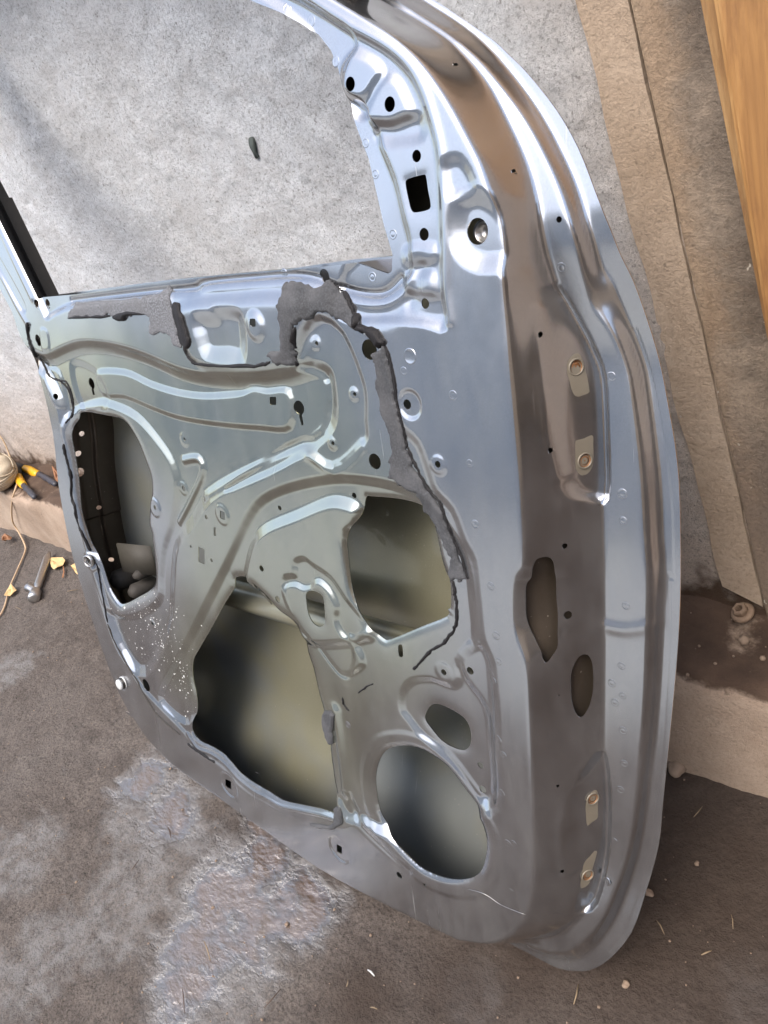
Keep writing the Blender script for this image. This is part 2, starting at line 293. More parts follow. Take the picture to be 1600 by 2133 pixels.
# opening lips roll inwards
SF = np.full(U.shape, 1.0)       # solid field: positive = material
def cut(pts, n=3, lip=0., lw=.004, uv=False):
    p = pts if uv else HX(pts); p = cat(p, n) if n > 1 else np.array(p)
    si, sj = sub(p, .02); d = -sdf(p, U[si, sj], V[si, sj])
    SF[si, sj] = np.minimum(SF[si, sj], d)
    if lip: Wf[si, sj] -= lip*np.exp(-np.maximum(d, 0)/lw)
WINq = HX(WIN)
for h, lp in ((H1, .004), (H2, .003), (H3, .003), (H4, .0035), (H5, .0008), (H6, .0005), (RECT, .0006), (STRAP, .0), (OVAL, .0)):
    cut(h, 3, lp)
cut(WINq, 1, 0, uv=True)
for x, y, r in [(730, 175, 12), (812, 217, 13), (868, 325, 11), (884, 488, 12), (886, 632, 10.5), (995, 482, 25), (770, 728, 21), (781, 961, 17), (849, 842, 10.5), (912, 967, 7.5), (738, 1032, 6.5), (583, 1058, 5.5), (545, 1184, 7), (579, 1248, 7.5), (430, 1077, 5), (398, 1138, 3.5), (441, 1167, 4.5),
                (383, 1017, 6), (323, 1057, 5), (385, 915, 4), (116, 826, 6), (80, 709, 11), (100, 633, 9), (76, 633, 8), (305, 1427, 13), (318, 1299, 4.5), (185, 1168, 7), (660, 715, 4.5), (739, 821, 4.5), (694, 923, 4.5), (925, 1400, 7), (980, 1397, 8.5), (677, 575, 14), (832, 1823, 7), (885, 1843, 3.5),
                (1001, 1594, 7), (1006, 1644, 8), (948, 134, 6.5), (1072, 358, 6.5), (1165, 457, 6), (1126, 697, 7), (1147, 938, 7), (1177, 1137, 6.5), (1183, 1281, 9), (1163, 1449, 3.5), (1162, 1637, 4), (1171, 1815, 5), (854, 1360, 0)]:
    if r: cut(circ_uv(x, y, r), 1, uv=True)
def rect_px(x, y, a, b, sk=0): return [(x-a, y-b-sk), (x+a, y-b+sk), (x+a, y+b+sk), (x-a, y+b-sk)]
for r in (rect_px(569, 835, 6.5, 8.5), rect_px(527, 672, 6, 8.5), rect_px(464, 1073, 5, 8, 2), rect_px(420, 1157, 6.5, 16, 3), rect_px(476, 1633, 6, 8, 3), rect_px(707, 1769, 5.5, 8, 3), rect_px(448, 1107, 2.5, 9, 1)):
    cut(r, 1)
cut(circ_uv(624, 849, 15), 1, uv=True); cut([(623, 860), (629, 862), (633, 884), (629, 887), (624, 868)], 1)
cut(circ_uv(191, 799, 11), 1, uv=True); cut([(190, 806), (194, 806), (198, 822), (194, 824)], 1)
cut([(830, 1345), (835, 1342), (839, 1346), (840, 1366), (836, 1369), (831, 1365)], 2)
si, sj = sub(Fc, .05)
FS = coarse_sdf(np.array(Fc), 2)
SF = np.minimum(SF, FS)
SF = np.where((U < -.70) & (V > .10), np.minimum(SF, coarse_sdf(np.array(A), 2)), SF)
Wf = blur(Wf, .0006)

# ------------------------------------------------------------------ mesh helpers
def link(o, parent=None):
    C.objects.link(o)
    if parent is not None: o.parent = parent
    return o
def mesh_np(name, verts, faces, mat, parent=None, smooth=True):
    me = bpy.data.meshes.new(name); me.from_pydata([tuple(v) for v in verts], [], faces)
    me.materials.append(mat)
    if smooth: me.polygons.foreach_set('use_smooth', [True]*len(me.polygons))
    me.update(); return link(bpy.data.objects.new(name, me), parent)
def from_bm(name, bm, mat, parent=None, smooth=True):
    me = bpy.data.meshes.new(name); bm.normal_update(); bm.to_mesh(me); bm.free(); me.materials.append(mat)
    if smooth: me.polygons.foreach_set('use_smooth', [True]*len(me.polygons))
    return link(bpy.data.objects.new(name, me), parent)
def tag(o, label=None, cat_=None, group=None, kind=None):
    if label: o['label'] = label
    if cat_: o['category'] = cat_
    if group: o['group'] = group
    if kind: o['kind'] = kind
    return o
def empty(name, label, cat_, loc=(0, 0, 0), group=None):
    o = bpy.data.objects.new(name, None); C.objects.link(o); o.location = loc
    return tag(o, label, cat_, group)
def clipped(S, W, uu, vv, skirt=.0011):
    """grid sheet kept where S>0, cut cleanly along S=0 (marching squares), with a thin cut edge"""
    nu, nv = S.shape; idx = -np.ones(S.shape, np.int64); keep = S > 0
    idx[keep] = np.arange(keep.sum())
    ii, jj = np.nonzero(keep)
    verts = np.stack([uu[ii], vv[jj], W[ii, jj]], 1)
    k = keep; a = k[:-1, :-1]; b = k[1:, :-1]; c = k[1:, 1:]; d = k[:-1, 1:]
    full = a & b & c & d; fi, fj = np.nonzero(full)
    quads = np.stack([idx[fi, fj], idx[fi+1, fj], idx[fi+1, fj+1], idx[fi, fj+1]], 1)
    mix = (a | b | c | d) & ~full; mi, mj = np.nonzero(mix)
    extra = []; cache = {}; faces = []; sk = []
    base = len(verts)
    def cross(p, q):
        key = (p, q) if p < q else (q, p)
        if key in cache: return cache[key]
        s1, s2 = S[p], S[q]; t = s1/(s1-s2); t = min(max(t, 0.0), 1.0)
        extra.append((uu[p[0]]*(1-t)+uu[q[0]]*t, vv[p[1]]*(1-t)+vv[q[1]]*t, W[p]*(1-t)+W[q]*t))
        cache[key] = base+len(extra)-1; return cache[key]
    for i, j in zip(mi.tolist(), mj.tolist()):
        cs = [(i, j), (i+1, j), (i+1, j+1), (i, j+1)]; f = []; xs = []
        for q in range(4):
            p, r = cs[q], cs[(q+1) % 4]; kp, kr = keep[p], keep[r]
            if kp: f.append(int(idx[p]))
            if kp != kr:
                x = cross(p, r); f.append(x); xs.append((x, kp))
        if len(f) >= 3: faces.append(f)
        if len(xs) == 2 and skirt:
            o_, i_ = (xs[0][0], xs[1][0]) if xs[0][1] else (xs[1][0], xs[0][0])
            sk.append((o_, i_))
    V_ = np.vstack([verts, np.array(extra)]) if extra else verts
    F_ = quads.tolist()+faces
    if skirt and sk:
        used = sorted({x for s_ in sk for x in s_}); m1 = {}; m2 = {}
        n0 = len(V_); top = V_[used]; bot = top.copy(); bot[:, 2] -= skirt
        V_ = np.vstack([V_, top, bot])
        for t, x in enumerate(used): m1[x] = n0+t; m2[x] = n0+len(used)+t
        F_ += [[m1[y], m1[x], m2[x], m2[y]] for x, y in sk]
    return V_, F_

# ------------------------------------------------------------------ materials
def mat(name):
    m = bpy.data.materials.new(name); m.use_nodes = True; n = m.node_tree
    return m, n, n.nodes['Principled BSDF']
def N(n, t, **k):
    x = n.nodes.new(t)
    for a, b in k.items():
        if a.startswith('i_'):
            key = a[2:]; key = int(key) if key.isdigit() else key.replace('_', ' ')
            x.inputs[key].default_value = b
        else: setattr(x, a, b)
    return x
def noise(n, co_, scale, det=4, rough=.55, dist=0.):
    x = N(n, 'ShaderNodeTexNoise'); x.inputs['Scale'].default_value = scale; x.inputs['Detail'].default_value = det
    x.inputs['Roughness'].default_value = rough; x.inputs['Distortion'].default_value = dist
    n.links.new(co_, x.inputs['Vector']); return x.outputs['Fac']
def ramp(n, fac, stops, interp='LINEAR'):
    x = N(n, 'ShaderNodeValToRGB'); r = x.color_ramp; r.interpolation = interp
    while len(r.elements) < len(stops): r.elements.new(.5)
    for e, (p, c) in zip(r.elements, stops):
        e.position = p; e.color = (*c, 1) if isinstance(c, (tuple, list)) else (c, c, c, 1)
    n.links.new(fac, x.inputs[0]); return x.outputs[0]
def mix(n, fac, a, b, mode='MIX'):
    x = N(n, 'ShaderNodeMix', data_type='RGBA', blend_type=mode)
    for s_, v_ in ((x.inputs[0], fac), (x.inputs[6], a), (x.inputs[7], b)):
        if hasattr(v_, 'is_linked') or hasattr(v_, 'links'): n.links.new(v_, s_)
        else: s_.default_value = (*v_, 1) if isinstance(v_, (tuple, list)) else v_
    return x.outputs[2]
def math_(n, op, a, b=0., clamp=False):
    x = N(n, 'ShaderNodeMath', operation=op, use_clamp=clamp)
    for s_, v_ in ((x.inputs[0], a), (x.inputs[1], b)):
        if hasattr(v_, 'links'): n.links.new(v_, s_)
        else: s_.default_value = v_
    return x.outputs[0]
def bump(n, h, strength, dist=.001, prev=None):
    x = N(n, 'ShaderNodeBump'); x.inputs['Strength'].default_value = strength; x.inputs['Distance'].default_value = dist
    n.links.new(h, x.inputs['Height'])
    if prev is not None: n.links.new(prev, x.inputs['Normal'])
    return x.outputs[0]
def coords(n, kind='Object'):
    return N(n, 'ShaderNodeTexCoord').outputs[kind]
def mapped(n, c, sc=(1, 1, 1), rot=(0, 0, 0), loc=(0, 0, 0)):
    x = N(n, 'ShaderNodeMapping'); x.inputs['Scale'].default_value = sc; x.inputs['Rotation'].default_value = rot; x.inputs['Location'].default_value = loc
    n.links.new(c, x.inputs[0]); return x.outputs[0]

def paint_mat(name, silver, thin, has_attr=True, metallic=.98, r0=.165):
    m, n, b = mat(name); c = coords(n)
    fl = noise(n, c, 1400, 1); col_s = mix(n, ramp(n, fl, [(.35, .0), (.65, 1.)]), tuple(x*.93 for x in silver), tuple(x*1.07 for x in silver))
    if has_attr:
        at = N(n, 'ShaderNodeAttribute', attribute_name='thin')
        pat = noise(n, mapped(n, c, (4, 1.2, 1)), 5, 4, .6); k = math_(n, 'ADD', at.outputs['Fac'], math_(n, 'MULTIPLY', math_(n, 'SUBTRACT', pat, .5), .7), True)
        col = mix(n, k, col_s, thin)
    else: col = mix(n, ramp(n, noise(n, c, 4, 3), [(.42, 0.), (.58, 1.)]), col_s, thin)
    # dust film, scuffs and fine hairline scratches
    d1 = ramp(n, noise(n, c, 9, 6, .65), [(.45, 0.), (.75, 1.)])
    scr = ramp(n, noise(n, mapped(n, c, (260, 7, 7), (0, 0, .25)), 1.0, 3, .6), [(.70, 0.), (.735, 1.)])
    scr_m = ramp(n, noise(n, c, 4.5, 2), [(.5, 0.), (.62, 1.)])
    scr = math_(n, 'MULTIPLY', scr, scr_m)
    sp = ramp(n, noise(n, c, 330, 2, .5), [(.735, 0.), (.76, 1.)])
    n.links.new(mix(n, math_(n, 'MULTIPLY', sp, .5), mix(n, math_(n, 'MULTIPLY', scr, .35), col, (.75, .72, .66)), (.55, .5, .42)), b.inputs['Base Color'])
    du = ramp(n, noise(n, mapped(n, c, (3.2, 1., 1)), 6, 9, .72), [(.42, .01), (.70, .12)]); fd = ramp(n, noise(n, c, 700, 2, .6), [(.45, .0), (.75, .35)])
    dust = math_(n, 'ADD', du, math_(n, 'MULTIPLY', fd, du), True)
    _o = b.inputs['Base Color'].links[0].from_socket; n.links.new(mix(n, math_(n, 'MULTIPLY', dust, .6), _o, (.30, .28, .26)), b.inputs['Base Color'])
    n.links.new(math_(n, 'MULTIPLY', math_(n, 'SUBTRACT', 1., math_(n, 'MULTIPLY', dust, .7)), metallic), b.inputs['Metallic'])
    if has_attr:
        old = b.inputs['Base Color'].links[0].from_socket; ge = N(n, 'ShaderNodeNewGeometry'); n.links.new(mix(n, ge.outputs['Backfacing'], old, (.055, .045, .033)), b.inputs['Base Color'])  # back of the sheet coloured dark to deepen shade in the cavity
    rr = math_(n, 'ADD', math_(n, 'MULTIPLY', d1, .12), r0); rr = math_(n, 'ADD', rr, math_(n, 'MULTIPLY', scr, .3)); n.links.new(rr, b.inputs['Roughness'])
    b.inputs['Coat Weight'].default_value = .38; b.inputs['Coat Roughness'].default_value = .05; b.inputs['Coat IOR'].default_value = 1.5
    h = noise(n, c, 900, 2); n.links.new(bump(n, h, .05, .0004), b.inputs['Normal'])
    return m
M_PAINT = paint_mat('silver_paint', (.425, .433, .452), (.405, .42, .36))
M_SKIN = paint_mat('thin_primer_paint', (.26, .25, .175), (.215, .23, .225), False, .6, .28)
M_INNER = paint_mat('inner_primer_shade', (.055, .042, .03), (.055, .042, .03), False, .5, .3)  # tone kept dark to deepen the shade seen through the openings
def simple(name, col, rough=.5, metallic=0., bs=0, bstr=.3, var=.25, coat=0., bd=.001):
    m, n, b = mat(name); c = coords(n)
    f = noise(n, c, bs if bs else 60, 5, .6)
    n.links.new(mix(n, f, tuple(x*(1-var) for x in col), tuple(min(1, x*(1+var)) for x in col)), b.inputs['Base Color'])
    b.inputs['Roughness'].default_value = rough; b.inputs['Metallic'].default_value = metallic; b.inputs['Coat Weight'].default_value = coat
    if bs: n.links.new(bump(n, f, bstr, bd), b.inputs['Normal'])
    return m
M_SEAL = simple('black_sealant', (.010, .009, .010), .6, 0, 500, .8, .5)
M_SEAL.node_tree.nodes['Principled BSDF'].inputs['Specular IOR Level'].default_value = .25
M_RUBBER = simple('black_rubber', (.012, .010, .009), .38, 0, 200, .2)
M_NUT = simple('rusty_thread', (.20, .09, .035), .6, .5, 500, .6, .5)
M_STEEL = simple('dull_steel', (.45, .44, .43), .32, .95, 120, .15)
M_PRIMER = simple('bare_primer', (.145, .125, .095), .5, .1, 90, .1, .12)
M_DARK = simple('grimy_steel', (.03, .026, .022), .75, .1, 150, .4, .4)
M_BRK = simple('bracket_primer', (.032, .028, .021), .7, 0, 150, .3, .3)
M_PLASTIC = simple('white_plastic', (.50, .51, .51), .35, 0, 90, .1, .1)
def foam_mat(k=1., q=1.):
    m, n, b = mat('grey_foam'); c = coords(n)
    f = noise(n, c, 520, 3, .7); g = noise(n, c, 35, 3)
    col = ramp(n, f, [(.38, tuple(v*k*(1-.72*q) for v in (.13, .135, .148))), (.5, (.13*k, .135*k, .148*k)), (.62, tuple(v*k*(1+1.6*q) for v in (.13, .135, .148)))])
    n.links.new(mix(n, ramp(n, g, [(.4, .0), (.7, .5)]), col, (.09, .09, .095)), b.inputs['Base Color'])
    b.inputs['Roughness'].default_value = .85
    n.links.new(bump(n, f, .4, .0008), b.inputs['Normal']); return m
M_FOAM = foam_mat(.27, .3); M_FOAM_L = foam_mat(.72, .5)

# ------------------------------------------------------------------ the setting: ground, plinth, wall
def sm_node(n, v, a, b):
    x = N(n, 'ShaderNodeMapRange'); x.interpolation_type = 'SMOOTHSTEP'; x.inputs[1].default_value = a; x.inputs[2].default_value = b
    n.links.new(v, x.inputs[0]); return x.outputs[0]
def ground_mat():
    m, n, b = mat('dirty_concrete'); c = coords(n)
    a = noise(n, c, 3.2, 6, .6); d = noise(n, c, 26, 6, .65); e = noise(n, c, 240, 4, .6)
    col = ramp(n, a, [(.32, (.046, .034, .027)), (.5, (.072, .058, .050)), (.68, (.112, .096, .086))])
    col = mix(n, ramp(n, d, [(.35, .0), (.7, .75)]), col, (.135, .112, .097))
    col = mix(n, ramp(n, e, [(.55, .0), (.75, .7)]), col, (.045, .030, .022))
    gg = noise(n, c, 230, 6, .7); col = mix(n, 1., col, ramp(n, gg, [(.36, .42), (.5, 1.), (.66, 1.35)]), 'MULTIPLY')  # grain in the colour stands in for shading of fine bumps
    at = N(n, 'ShaderNodeAttribute', attribute_name='wet'); sepv = N(n, 'ShaderNodeSeparateColor'); n.links.new(at.outputs['Color'], sepv.inputs[0])
    wet = sepv.outputs[0]; pale = sepv.outputs[1]; soil = sepv.outputs[2]
    nz = noise(n, mapped(n, c, (1, 2.2, 1), (0, 0, .6)), 11, 7, .65)
    wetm = sm_node(n, math_(n, 'ADD', wet, math_(n, 'MULTIPLY', math_(n, 'SUBTRACT', nz, .5), 1.7)), .22, .85)
    palem = sm_node(n, math_(n, 'ADD', pale, math_(n, 'MULTIPLY', math_(n, 'SUBTRACT', nz, .5), 1.3)), .35, .75)
    col = mix(n, math_(n, 'MULTIPLY', math_(n, 'MULTIPLY', palem, ramp(n, noise(n, c, 38, 8, .75), [(.38, .15), (.6, 1.)])), .7), col, (.20, .195, .195))
    col = mix(n, math_(n, 'MULTIPLY', soil, .85), col, (.032, .018, .010))
    hz = noise(n, mapped(n, c, (1, 2.2, 1), (0, 0, .5)), 105, 6, .6)
    deep = sm_node(n, math_(n, 'ADD', sepv.outputs[0], math_(n, 'MULTIPLY', math_(n, 'SUBTRACT', nz, .5), 1.6)), .78, .98)
    silt = ramp(n, hz, [(.40, (.030, .020, .014)), (.60, (.062, .053, .047))]); silt = mix(n, deep, silt, (.075, .045, .024))
    col = mix(n, wetm, col, silt)
    col = mix(n, at.outputs['Alpha'], col, mix(n, d, (.24, .25, .25), (.35, .37, .37)))
    n.links.new(col, b.inputs['Base Color'])
    rr = mix(n, wetm, (.85,)*3, (.16,)*3); n.links.new(rr, b.inputs['Roughness'])
    n.links.new(wetm, b.inputs['Coat Weight']); b.inputs['Coat Roughness'].default_value = .09; b.inputs['Coat IOR'].default_value = 2.3
    h1 = noise(n, c, 60, 8, .68); h2 = noise(n, mapped(n, c, (1, 2.0, 1), (0, 0, .5)), 95, 4, .55)
    g2 = noise(n, c, 230, 6, .7); dry = math_(n, 'SUBTRACT', 1., math_(n, 'MULTIPLY', wetm, .8)); nb = bump(n, math_(n, 'MULTIPLY', h1, dry), .9, .010); nb = bump(n, math_(n, 'MULTIPLY', g2, dry), .8, .0035, nb); nb = bump(n, math_(n, 'MULTIPLY', h2, math_(n, 'ADD', math_(n, 'MULTIPLY', wetm, .35), math_(n, 'MULTIPLY', palem, .2))), .6, .006, nb)
    n.links.new(nb, b.inputs['Normal']); n.links.new(nb, b.inputs['Coat Normal']); return m
M_GROUND = ground_mat()
def plaster_mat():
    m, n, b = mat('rough_plaster'); c = coords(n)
    sx = N(n, 'ShaderNodeSeparateXYZ'); n.links.new(c, sx.inputs[0]); X_, Z_ = sx.outputs[0], sx.outputs[2]
    a = noise(n, c, 2.3, 6, .62); g = noise(n, c, 30, 5, .6); f = noise(n, c, 260, 5, .7)
    col = ramp(n, a, [(.30, (.68, .68, .69)), (.45, (.78, .80, .83)), (.65, (.86, .88, .91))])
    mo = noise(n, mapped(n, c, (1, 1, 2.2), (0, .5, 0)), 9, 8, .72); col = mix(n, ramp(n, mo, [(.42, .55), (.56, 0.)]), col, (.60, .60, .61))
    # warm clay wash growing to the right and towards the ground
    k1 = sm_node(n, math_(n, 'ADD', X_, math_(n, 'MULTIPLY', math_(n, 'SUBTRACT', a, .5), .25)), -.52, -.27)
    k2 = sm_node(n, math_(n, 'SUBTRACT', math_(n, 'MULTIPLY', math_(n, 'SUBTRACT', a, .5), .3), Z_), -.62, -.20)
    kk = math_(n, 'MAXIMUM', math_(n, 'MULTIPLY', k1, .85), math_(n, 'MULTIPLY', k2, .75))
    col = mix(n, kk, col, (.55, .41, .30))
    col = mix(n, ramp(n, g, [(.5, .0), (.72, .22)]), col, (.50, .46, .43))
    col = mix(n, 1., col, ramp(n, noise(n, c, 240, 6, .75), [(.36, .66), (.48, 1.), (.66, 1.06)]), 'MULTIPLY')  # fine bump shading put into the colour as grain
    pit = ramp(n, noise(n, c, 190, 3, .6), [(.30, 1.), (.40, 0.)]); col = mix(n, math_(n, 'MULTIPLY', pit, .55), col, (.13, .11, .10))
    # brown dirt splashed up from the ledge
    k3 = sm_node(n, math_(n, 'SUBTRACT', math_(n, 'MULTIPLY', math_(n, 'SUBTRACT', g, .5), .16), Z_), -.245, -.185); col = mix(n, k3, col, (.10, .058, .034))
    n.links.new(col, b.inputs['Base Color']); b.inputs['Roughness'].default_value = .92
    nb = bump(n, noise(n, c, 60, 12, .8), 1., .020); nb = bump(n, f, .9, .0035, nb); n.links.new(nb, b.inputs['Normal']); return m
pa, pb = on_y(1310, 0, WALL_Y), on_y(1568, 1160, WALL_Y)
_k = (pa[0]-pb[0])/(pa[2]-pb[2]); BAND = (pb[0]-_k*pb[2], _k)
M_PLASTER = plaster_mat()
def conc_mat(name, c1, c2, c3, rough=.9):
    m, n, b = mat(name); c = coords(n)
    a = noise(n, c, 5, 7, .65); f = noise(n, c, 90, 6, .65)
    col = ramp(n, a, [(.32, c1), (.5, c2), (.68, c3)])
    pit = ramp(n, noise(n, c, 60, 3, .6), [(.27, 1.), (.33, 0.)]); col = mix(n, math_(n, 'MULTIPLY', pit, .6), col, (.10, .075, .055))
    n.links.new(col, b.inputs['Base Color']); b.inputs['Roughness'].default_value = rough
    g3 = noise(n, c, 260, 6, .75); col = mix(n, 1., col, ramp(n, g3, [(.34, .72), (.5, 1.), (.7, 1.08)]), 'MULTIPLY'); n.links.new(col, b.inputs['Base Color'])
    nb = bump(n, f, .4, .004); nb = bump(n, g3, .7, .003, nb); n.links.new(bump(n, pit, -.5, .003, nb), b.inputs['Normal']); return m
M_PLINTH = conc_mat('plinth_render', (.23, .165, .12), (.33, .25, .19), (.41, .325, .255))

def vnoise(X, Y, wl, seed, ang=0., asp=1.):
    """smooth value noise of the given wavelength (m)"""
    r = np.random.default_rng(seed); T = r.standard_normal((256, 256))
    a = (X*math.cos(ang)+Y*math.sin(ang))/wl+500; b = (-X*math.sin(ang)+Y*math.cos(ang))/(wl*asp)+500
    i = np.floor(a).astype(int); j = np.floor(b).astype(int); fa = a-i; fb = b-j; fa = fa*fa*(3-2*fa); fb = fb*fb*(3-2*fb)
    g = lambda p, q: T[p % 256, q % 256]
    return (g(i, j)*(1-fa)+g(i+1, j)*fa)*(1-fb)+(g(i, j+1)*(1-fa)+g(i+1, j+1)*fa)*fb
def gauss2(P_, c, r): return np.exp(-((P_[:, 0]-c[0])**2+(P_[:, 1]-c[1])**2)/r**2)
def blob_attr(P_, pts, r):
    o = np.zeros(len(P_))
    for q in pts:
        g = on_z(q[0], q[1]); o = np.maximum(o, gauss2(P_, g, q[2]))
    return o
def ground():
    xs = np.concatenate([-np.geomspace(40, 2.2, 22), np.arange(-2.15, -1.3, .008), np.arange(-1.3, .3, .0036), np.arange(.31, .8, .012), np.geomspace(.85, 40, 26)])
    ys = np.concatenate([-np.geomspace(40, .5, 26), np.arange(-.46, -.16, .008), np.arange(-.16, PL_Y+.02, .0036), [PL_Y+.3, 1.5, 3, 10, 40]])
    X, Y = np.meshgrid(xs, ys, indexing='ij'); Pp = np.stack([X.ravel(), Y.ravel()], 1)
    r = np.random.default_rng(3); z = np.zeros(len(Pp))
    for k in range(26):
        f = r.uniform(3, 30); a = r.uniform(0, 6.28); z += np.sin(Pp[:, 0]*f*math.cos(a)+Pp[:, 1]*f*math.sin(a)+r.uniform(0, 6))*.0035/f**.6
    z = np.where((np.abs(Pp[:, 0]) < 3) & (Pp[:, 1] > -1), z*.8-.003, -.004)
    n0, n1 = X.shape; id_ = np.arange(n0*n1).reshape(n0, n1)
    f = np.stack([id_[:-1, :-1], id_[1:, :-1], id_[1:, 1:], id_[:-1, 1:]], -1).reshape(-1, 4)
    wet = blob_attr(Pp, [(560, 1790, .07), (470, 1850, .10), (420, 1960, .09), (520, 1930, .09), (350, 1690, .08), (300, 1620, .07), (600, 1860, .07), (560, 1700, .05), (380, 2050, .07), (640, 1900, .06)], 0)
    pale = blob_attr(Pp, [(330, 1680, .13), (300, 1800, .09), (240, 1900, .10), (10, 1400, .09), (70, 2000, .10), (450, 1800, .12), (1590, 2080, .06), (430, 2080, .10), (980, 2060, .05), (30, 1790, .10)], 0)
    soil = blob_attr(Pp, [(1300, 1900, .25), (1450, 1720, .2), (600, 1780, .09), (660, 1830, .07), (560, 1735, .06), (1100, 2010, .10), (1400, 1620, .12), (1560, 1900, .3), (960, 2050, .10), (760, 2080, .07), (520, 1700, .05), (1550, 1760, .15)], 0)
    soil = np.maximum(soil, sm((Pp[:, 0]-.0)/.3)*(Pp[:, 1] > -3.5)*1.1)  # unseen ground at right kept dark for the hinge side's reflection
    yard = sm((-.45-Pp[:, 1])/.5)*(1-sm((Pp[:, 0]+.2)/.5)); soil = soil*(1-yard)  # unseen yard ground made pale to brighten the lower panel's reflection
    x_, y_ = Pp[:, 0], Pp[:, 1]; near = (np.abs(x_) < 2.1) & (y_ > -.4)
    fine = .00045*vnoise(x_, y_, .007, 1)+.0006*vnoise(x_, y_, .014, 2)+.0009*vnoise(x_, y_, .04, 3)-.0012*np.maximum(0, vnoise(x_, y_, .02, 4)-1.2)
    rid = .0007*np.abs(vnoise(x_, y_, .011, 5, .55, 1.9))+.0008*vnoise(x_, y_, .022, 6, .55, 1.8)-.0006
    wm = sm((wet-.25)/.3); z = z+np.where(near, fine*(1-wm)+(rid+.0003*vnoise(x_, y_, .006, 7))*wm, 0)
    o = mesh_np('ground', np.column_stack([Pp, z]), f.tolist(), M_GROUND)
    at = o.data.color_attributes.new('wet', 'FLOAT_COLOR', 'POINT')
    at.data.foreach_set('color', np.column_stack([wet, pale, soil, yard]).ravel().astype(np.float32))
    tag(o, kind='structure'); return o
ground()
def grid_wall(name, x0, x1, z0, z1, y, step, amp, m, label, cat_, seed=1):
    xs = np.concatenate([np.arange(x0, -2.6, step), np.arange(-2.6, .1, .0055), np.arange(.1+step, x1+step, step)]); zs = np.concatenate([np.arange(z0, 1.25, .0055), np.arange(1.26, z1+step, step)]); X, Z = np.meshgrid(xs, zs, indexing='ij')
    r = np.random.default_rng(seed); d = np.zeros(X.shape)
    for k in range(24):
        f = r.uniform(2, 40); a = r.uniform(0, 6.28); d += np.sin(X*f*math.cos(a)+Z*f*math.sin(a)+r.uniform(0, 6))*amp/f**.7
    d += .0007*vnoise(X, Z, .012, 11)+.0010*vnoise(X, Z, .028, 12, .4, 2.)+.0012*vnoise(X, Z, .07, 13, .3, 2.5)+.0008*np.maximum(0, vnoise(X, Z, .018, 14)-.9)
    n0, n1 = X.shape; id_ = np.arange(n0*n1).reshape(n0, n1); v = np.stack([X.ravel(), (y+d).ravel(), Z.ravel()], 1)
    nb = len(v); X1, Z1 = xs[-1], zs[-1]; bk = [(x0, y+.2, z0), (X1, y+.2, z0), (X1, y+.2, Z1), (x0, y+.2, Z1)]
    f = np.stack([id_[:-1, :-1], id_[1:, :-1], id_[1:, 1:], id_[:-1, 1:]], -1).reshape(-1, 4).tolist()
    f.append([nb, nb+3, nb+2, nb+1])
    f += [list(id_[0, :])+[nb+3, nb], list(id_[:, -1])+[nb+2, nb+3]]
    o = mesh_np(name, np.vstack([v, bk]), f, m); tag(o, label, cat_); return o
grid_wall('plaster_wall', -5.2, 2.4, PL_Z-.03, 2.6, WALL_Y, .02, .0035, M_PLASTER, 'rough pale plastered wall stained brown near its foot, behind the car door', 'wall')

def side_reflection_wall():  # added unseen wall, gives the metal brown and tan reflections
    bm = bmesh.new(); n0 = 30
    for i in range(n0+1):
        for j in range(16): bm.verts.new((3.6+.01*math.sin(i*1.3+j), WALL_Y+.1-i*.26, j*(.13 if WALL_Y+.1-i*.26 > -1.0 else .19)-.02))
    bm.verts.ensure_lookup_table()
    for i in range(n0):
        for j in range(15): a = i*16+j; bm.faces.new([bm.verts[a], bm.verts[a+1], bm.verts[a+17], bm.verts[a+16]])
    o = from_bm('side_reflection_wall', bm, M_MUD); o.data.materials.append(M_TAN)
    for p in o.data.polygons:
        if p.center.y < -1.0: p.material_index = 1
    s_ = o.modifiers.new('thick', 'SOLIDIFY'); s_.thickness = .25; s_.offset = -1
    tag(o, 'made-up brown and tan wall for the metal to reflect, standing square to the plaster wall, out of view at the right', 'wall')
def reflected_wall():  # added unseen wall, gives the metal a pale reflection
    bm = bmesh.new(); bmesh.ops.create_cube(bm, size=1, matrix=Matrix.Translation((-5, -8.5, 1.75))@Matrix.Diagonal((26, .3, 3.5, 1)))
    bmesh.ops.create_cube(bm, size=1, matrix=Matrix.Translation((-5, -8.4, 3.58))@Matrix.Diagonal((26.4, .7, .16, 1)))
    o = from_bm('reflection_wall', bm, M_FAR, None, False); tag(o, 'long pale wall added across from the car door for its metal to reflect, out of view', 'wall')
M_FAR = conc_mat('pale_render', (.60, .60, .60), (.68, .68, .68), (.74, .74, .74)); reflected_wall()
M_TAN = conc_mat('painted_sunlit_clay', (.52, .35, .20), (.62, .43, .26), (.68, .50, .33))  # bright tan colour stands in for sunlight on the wall's far end
M_MUD = conc_mat('mud_plaster', (.14, .085, .045), (.20, .13, .075), (.27, .18, .11)); side_reflection_wall()
